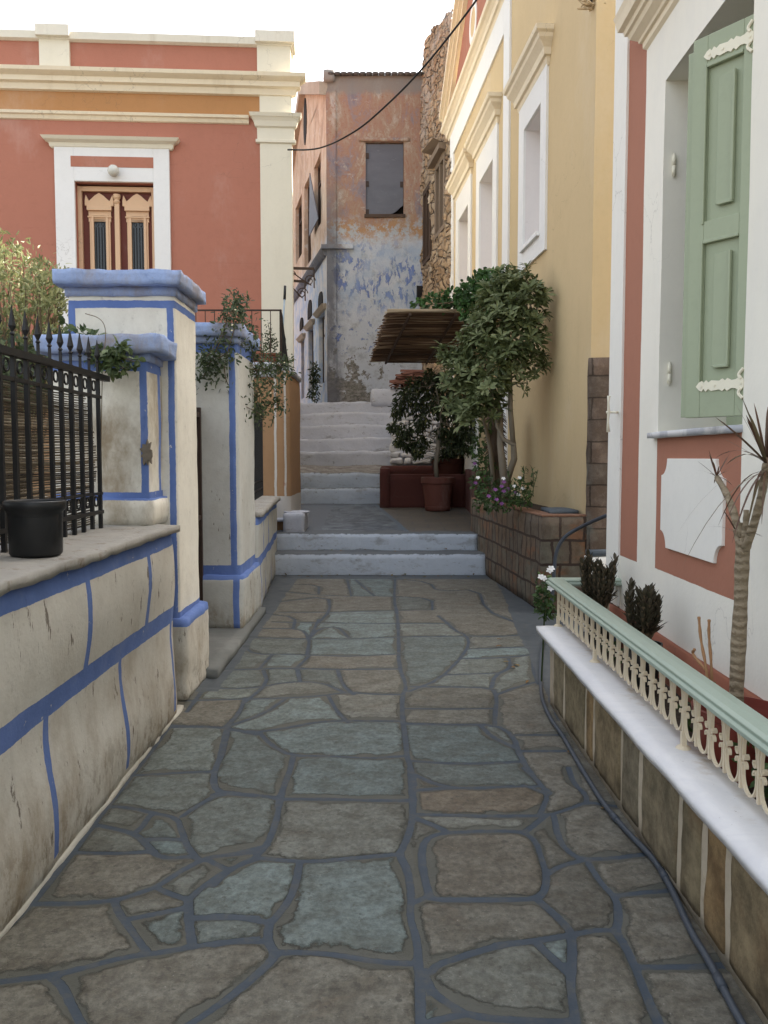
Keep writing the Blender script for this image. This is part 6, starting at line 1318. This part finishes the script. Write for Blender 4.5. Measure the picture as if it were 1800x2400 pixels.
# ivy at the near fence
r = random.Random(19); b = MB(); tw_ = MB()
iv = empty('ivy', (-1.6, 4.7, 1.9), 'sprays of green ivy over the iron fence beside the chipped blue cap', 'ivy')
for (u, v, y, rad, n_) in ((190,820,5.0,.12,110),(215,815,4.85,.09,70),(170,800,5.2,.12,90),(150,830,5.0,.10,60),(235,835,4.7,.05,30),(270,825,4.65,.05,30),(265,860,4.65,.05,26),(280,820,4.65,.04,18)): clump(b, PY(u, v, y), rad, n_, .05, .042, r, .2)
for s_ in ([(215,815,4.8),(250,825,4.68),(280,835,4.62),(320,850,4.62)],[(215,825,4.8),(245,865,4.66),(290,862,4.62)],[(240,870,4.65),(238,960,4.62),(236,1100,4.6),(240,1180,4.6)],[(245,820,4.66),(249,770,4.7),(235,745,4.7),(200,735,4.75)]):
    pts = smoothp([PY(u, v, y) for u, v, y in s_]); tw_.tube(pts, .0025, 4)
    if s_[0][1] < 830 and s_[1][1] != 770:
        for p in pts: clump(b, p, .03, 4, .04, .032, r, .1)
b.build('foliage', leafmat('near_ivy_leaf', [(0,(.03,.055,.02)),(.5,(.07,.11,.04)),(1,(.15,.20,.08))]), iv); tw_.build('stem', m_twig, iv)
# sunlit olive-like shrub in the garden
r = random.Random(23); ol = empty('garden_shrub', (-2.7, 6.2, 1.0), 'airy olive green shrub catching the sun behind the spiked iron fence', 'shrub'); b = MB(); tw_ = MB()
m_ol = leafmat('olive_leaf', [(0,(.12,.14,.055)),(.5,(.24,.26,.11)),(1,(.42,.42,.2))])
root = Vector((-2.75, 6.3, 1.0))
for k in range(64):
    u = r.uniform(-60, 150); vtop = 560 if u < 60 else 560+(u-60)*1.0; v = r.uniform(vtop, 800); y = r.uniform(5.7, 6.9); tip = PY(u, v, y); mid_ = root.lerp(tip, .55)+rv(r)*.15; mid_.z -= .08; pts = smoothp([root, mid_, tip], 2); tw_.tube(pts, [.008*(1-i/len(pts))+.0022 for i in range(len(pts))], 4)
    m_ = len(pts)
    for i in range(m_//2, m_):
        for _ in range(5): c_ = pts[i]+rv(r)*.04; b.leaf(c_, (pts[i]-pts[i-1]).normalized()+rv(r)*.9, rv(r), r.uniform(.04,.065), .016, r.random(), .15)
    for _ in range(26): c_ = tip+rv(r)*r.uniform(.0,.12); b.leaf(c_, rv(r)+Vector((0,0,.6)), rv(r), r.uniform(.04,.06), .016, r.random(), .15)
b.build('foliage', m_ol, ol); tw_.build('stem', m_twig, ol)
# garden earth behind the wall, and planting behind the fence
b = MB(); b.box(-7, -1.75, -2.5, 11.5, -.02, .95); struct(b.build('garden_ground', m_soil))
r = random.Random(29); b = MB()
for k in range(24): clump(b, PY(r.uniform(-80,170), r.uniform(830,900), r.uniform(5.4,6.4)), .2, 60, .06, .03, r, .1)
tag(b.build('hedge', m_jas), 'low dark planting in the garden behind the reed screen', 'bush')
# plant in the terrace trough
r = random.Random(37); b = MB(); tw_ = MB(); tpnt = empty('trough_plant', (P(630,825,Y=11.95).x, 11.95, tz+.16), 'thin upright plant growing in the terracotta trough', 'plant')
for (u, v) in ((628,755),(640,790),(615,790),(650,800),(632,775)):
    p0, p1 = PY(630+r.uniform(-8,8), 826, 11.95), PY(u, v, 11.95); tw_.tube([p0, p0.lerp(p1,.5)+rv(r)*.02, p1], .004, 4)
    for k in range(44): clump(b, p0.lerp(p1, .2+.85*r.random()), .05, 1, .04, .02, r)
b.build('foliage', m_jas, tpnt); tw_.build('stem', m_twig, tpnt)
# weeds at the ruin's foot
r = random.Random(41); b = MB()
for k in range(60): t = r.random(); c_ = PY(737+r.uniform(-8,8)*(1-t*.6), 935-75*t, 20.2); clump(b, c_-Vector((.0,0,0)), .08, 5, .10, .04, r)
tag(b.build('weeds', m_fic), 'dark weed climbing beside the arched doorways of the ruined house', 'plant')

# succulents in the planting strip
def succulent(root, hh, rad, seed, label, stems):
    r = random.Random(seed); e = empty('succulent', tuple(root), label, 'succulent'); b = MB(); s_ = MB()
    for k in range(stems):
        a = r.random()*6.28; q = r.random()**.5*rad*.9; base = root+Vector((math.cos(a)*q*.35, math.sin(a)*q*.35, 0)); top = root+Vector((math.cos(a)*q, math.sin(a)*q, hh*(r.uniform(.78,1.02)))); mid_ = base.lerp(top, .4)+Vector((math.cos(a), math.sin(a), 0))*.02
        pts = smoothp([base, mid_, top], 1); s_.tube(pts, .008, 6)
        n_ = 30
        for i in range(n_):
            t = .18+.82*i/n_; c_ = pts[0].lerp(mid_, t/.4) if t < .4 else mid_.lerp(top, (t-.4)/.6); an = i*2.4+k; d = Vector((math.cos(an), math.sin(an), 1.3 if t > .35 else .5)); b.leaf(c_, d, (0,0,1), .055 if t > .35 else .075, .024, r.random(), -.15)
    for k in range(18): an = r.random()*6.28; c_ = root+Vector((0,0,hh*r.uniform(.15,.45))); b.leaf(c_, Vector((math.cos(an), math.sin(an), r.uniform(-.1,.6))), (0,0,1), rad*r.uniform(.75,1.15), .04, r.random(), .1)
    n = NM('succulent_leaf', .55, .35); 
    b.build('leaf_rosettes', leafmat('dark_succulent_leaf', [(0,(.022,.015,.012)),(.7,(.05,.034,.027)),(1,(.085,.065,.05))]), e); s_.build('stem', m_twig, e); return e
def at_x(u, v, X): return P(u, v, X=X)
r1 = at_x(1400, 1440, 1.26); succulent(r1, at_x(1408,1308,1.26).z-r1.z, .115, 51, 'dark brown succulent nearest the far end of the green handrail', 12)
r2_ = at_x(1507, 1505, 1.26); succulent(r2_, at_x(1507,1378,1.26).z-r2_.z, .10, 52, 'dark brown succulent in a black pot, nearer than the other succulent', 11)
b = MB(); pz_ = r2_.z-.005; yy_ = r2_.y-.05
def blackpot(c_, rad, top, label):
    e = empty('plant_pot', (c_.x, c_.y, .40), label, 'pot'); b = MB(); h = top-.40; b.lathe((c_.x, c_.y, .40), [(rad*.75,0),(rad*.95,h*.85),(rad,h*.88),(rad*1.02,h),(rad*.93,h),(rad*.9,h*.85)], 30); b.build('pot', m_bp, e, smooth=False)
    s_ = MB(); s_.lathe((c_.x, c_.y, .40+h*.86), [(rad*.9,0),(.001,.01)], 20); s_.build('soil', m_soil, e)
blackpot(Vector((1.26, r2_.y-.02, 0)), .085, .60, 'black plastic pot holding the nearer dark succulent'); blackpot(Vector((1.26, r1.y, 0)), .085, .58, 'black plastic pot holding the farther dark succulent')
# dracaena in the big red pot
r = random.Random(61); DX = 1.275
dp = at_x(1723, 1650, DX); rb = .15
m_rp = plaster('red_plastic_pot', (.20,.045,.032), .1, .001, rough=.5)
pc_ = Vector((DX+.0, dp.y-.03, .40)); e = empty('plant_pot', tuple(pc_), 'big dark red pot holding the dracaena behind the cream railing', 'pot')
b = MB(); b.lathe(pc_-Vector((0,0,.1)), [(.115,0),(.15,.27),(.158,.275),(.162,.30),(.150,.302),(.145,.27),(.13,.22)], 40); b.build('pot', m_rp, e, smooth=False)
s_ = MB(); s_.lathe(pc_+Vector((0,0,.13)), [(.14,0),(.001,.01)], 24); s_.build('soil', m_soil, e)
dr = empty('dracaena', (DX, dp.y, .53), 'red leaved dracaena with a ringed grey trunk in front of the white house', 'dracaena')
b = MB(); T = [(1722,1700,.027),(1727,1600,.0262),(1731,1500,.026),(1736,1420,.024),(1738,1340,.023),(1742,1270,.026)]
pts = smoothp([at_x(u, v, DX) for u, v, _ in T], 2); rr_ = [.0275-.005*(i/len(pts))+.0010*math.sin(i*2.2)+.0014*math.sin(i*.7+1) for i in range(len(pts))]; b.tube(pts, rr_, 14)
sp2 = at_x(1742,1275,DX); 
def br(px_, r0, r1_): pts = smoothp([at_x(u, v, x) for u, v, x in px_], 2); b.tube(pts, [r0+(r1_-r0)*i/(len(pts)-1)+.0008*math.sin(i*2) for i in range(len(pts))], 10); return pts[-1]
e1 = br([(1736,1290,DX),(1726,1220,DX),(1705,1160,DX),(1680,1118,DX)], .017, .010); e2 = br([(1748,1285,DX),(1770,1220,DX),(1788,1150,DX),(1796,1085,DX)], .016, .012); br([(1744,1275,DX),(1748,1230,DX),(1749,1195,DX)], .012, .009); br([(1736,1260,DX),(1735,1225,DX)], .010, .009); e3 = br([(1742,1270,DX),(1728,1250,DX)], .008, .005)
n = NM('ringed_trunk', .85); ring = n.mt('SINE', n.mul(n.wobc(n.z, 9, .03), 190)); c = n.mix(n.mul(n.step(ring, .2, .95), n.step(n.noise(14, 4), .3, .6)), n.mix(n.noise(20, 5), (.24,.19,.13), (.31,.25,.17)), n.mix(n.noise(9, 5), (.16,.12,.075), (.22,.17,.11)))
b.build('trunk', n.fin(c, n.add(ring, n.noise(30, 5)), .004, .8), dr, smooth=True)
def blades(b, c_, n_, L, W, droop, seed, dmin=-.3, dmax=1.0):
    r = random.Random(seed)
    for k in range(n_):
        a = k*2.4+r.random()*.5; el = dmin+(dmax-dmin)*r.random(); d = Vector((math.cos(a)*math.cos(el), math.sin(a)*math.cos(el), math.sin(el))); l = L*r.uniform(.6,1.1); side = d.cross(Vector((0,0,1))).normalized(); m_ = 7; vs = []; fs = []
        dr_ = droop*(.2 if el > .6 else 1)
        for i in range(m_+1):
            t = i/m_; w_ = W*(.55+.8*t)*(1-t)**.6 if t < 1 else .0003; p = c_+d*l*t-Vector((0,0,dr_*l*t*t)); vs += [p+side*w_, p-side*w_+Vector((0,0,.0)), ]
        fs = [(2*i, 2*i+1, 2*i+3, 2*i+2) for i in range(m_)]; b.add(vs, fs, r.random() if el > -.1 else .95)
b = MB(); blades(b, e1, 14, .11, .005, .3, 1, .0, 1.3); blades(b, e2, 32, .27, .010, .5, 2, .3, 1.45); blades(b, e2-Vector((0,0,.03)), 16, .26, .006, 1.0, 3, -.6, .4); blades(b, e3, 5, .13, .006, .4, 4, .2, 1); blades(b, at_x(1660,1060,DX)*0+e1+Vector((0,0,.0)), 0, .1, .005, 1, 5)
n_ = leafmat('dracaena_leaf', [(0,(.055,.018,.016)),(.6,(.13,.05,.038)),(.9,(.12,.08,.045)),(1,(.24,.19,.12))], .4); b.build('leaf_blades', n_, dr)
# bare sticks of a dead plant
b = MB()
for px_ in ([(1663,1640,1.3),(1655,1560,1.3),(1642,1500,1.3),(1638,1445,1.3)], [(1668,1640,1.32),(1668,1560,1.32),(1661,1490,1.32),(1662,1452,1.32)], [(1655,1570,1.3),(1632,1545,1.3),(1622,1530,1.3),(1628,1522,1.3)]):
    pts = smoothp([at_x(u, v, x) for u, v, x in px_], 2); b.tube(pts, [.006+.0012*math.sin(i*1.9) for i in range(len(pts))], 7)
tag(b.build('dead_plant', plaster('bare_stick', (.36,.20,.10), .2, .002), smooth=True), 'two bare brown sticks of a dead plant standing behind the green handrail', 'dead plant')
# low greenery in the strip, white periwinkle at the far end of the railing
r = random.Random(71); b = MB()
for (y, n_) in ((2.75,60),(3.35,40),(4.4,30),(2.3,30)): clump(b, (1.28, y, .47), .09, n_, .06, .02, r, 0)
tag(b.build('ground_plants', m_ivy), 'small green plants low in the soil behind the cream balusters', 'plants')
b = MB(); b3 = MB(); pw2 = empty('periwinkle', (1.0, 5.35, 0), 'white flowered periwinkle at the far end of the green handrail', 'flowers')
for (u, v, n_) in ((1278,1395,50),(1276,1370,40),(1282,1430,50),(1270,1410,30)): clump(b, PY(u, v, 5.45), .06, n_, .045, .025, r, .1)
b.tube([(1.03, 5.45, 0), PY(1278,1400,5.45)], .006, 5, .2)
for (u, v) in ((1292,1333),(1288,1338),(1268,1353),(1274,1356),(1290,1380)): flower(b3, PY(u, v, 5.4), .026, .5)
b.build('foliage', m_ivy, pw2); b3.build('blossom', m_flw, pw2)
b = MB(); q = P(1264, 1480, Z=0); b.tube([(q.x+.02, q.y, .0), (q.x+.02, q.y, .05)], .03, 12); 
# nothing is built out of frame here to shade the near path
for lst in list(bpy.data.objects):
    pass
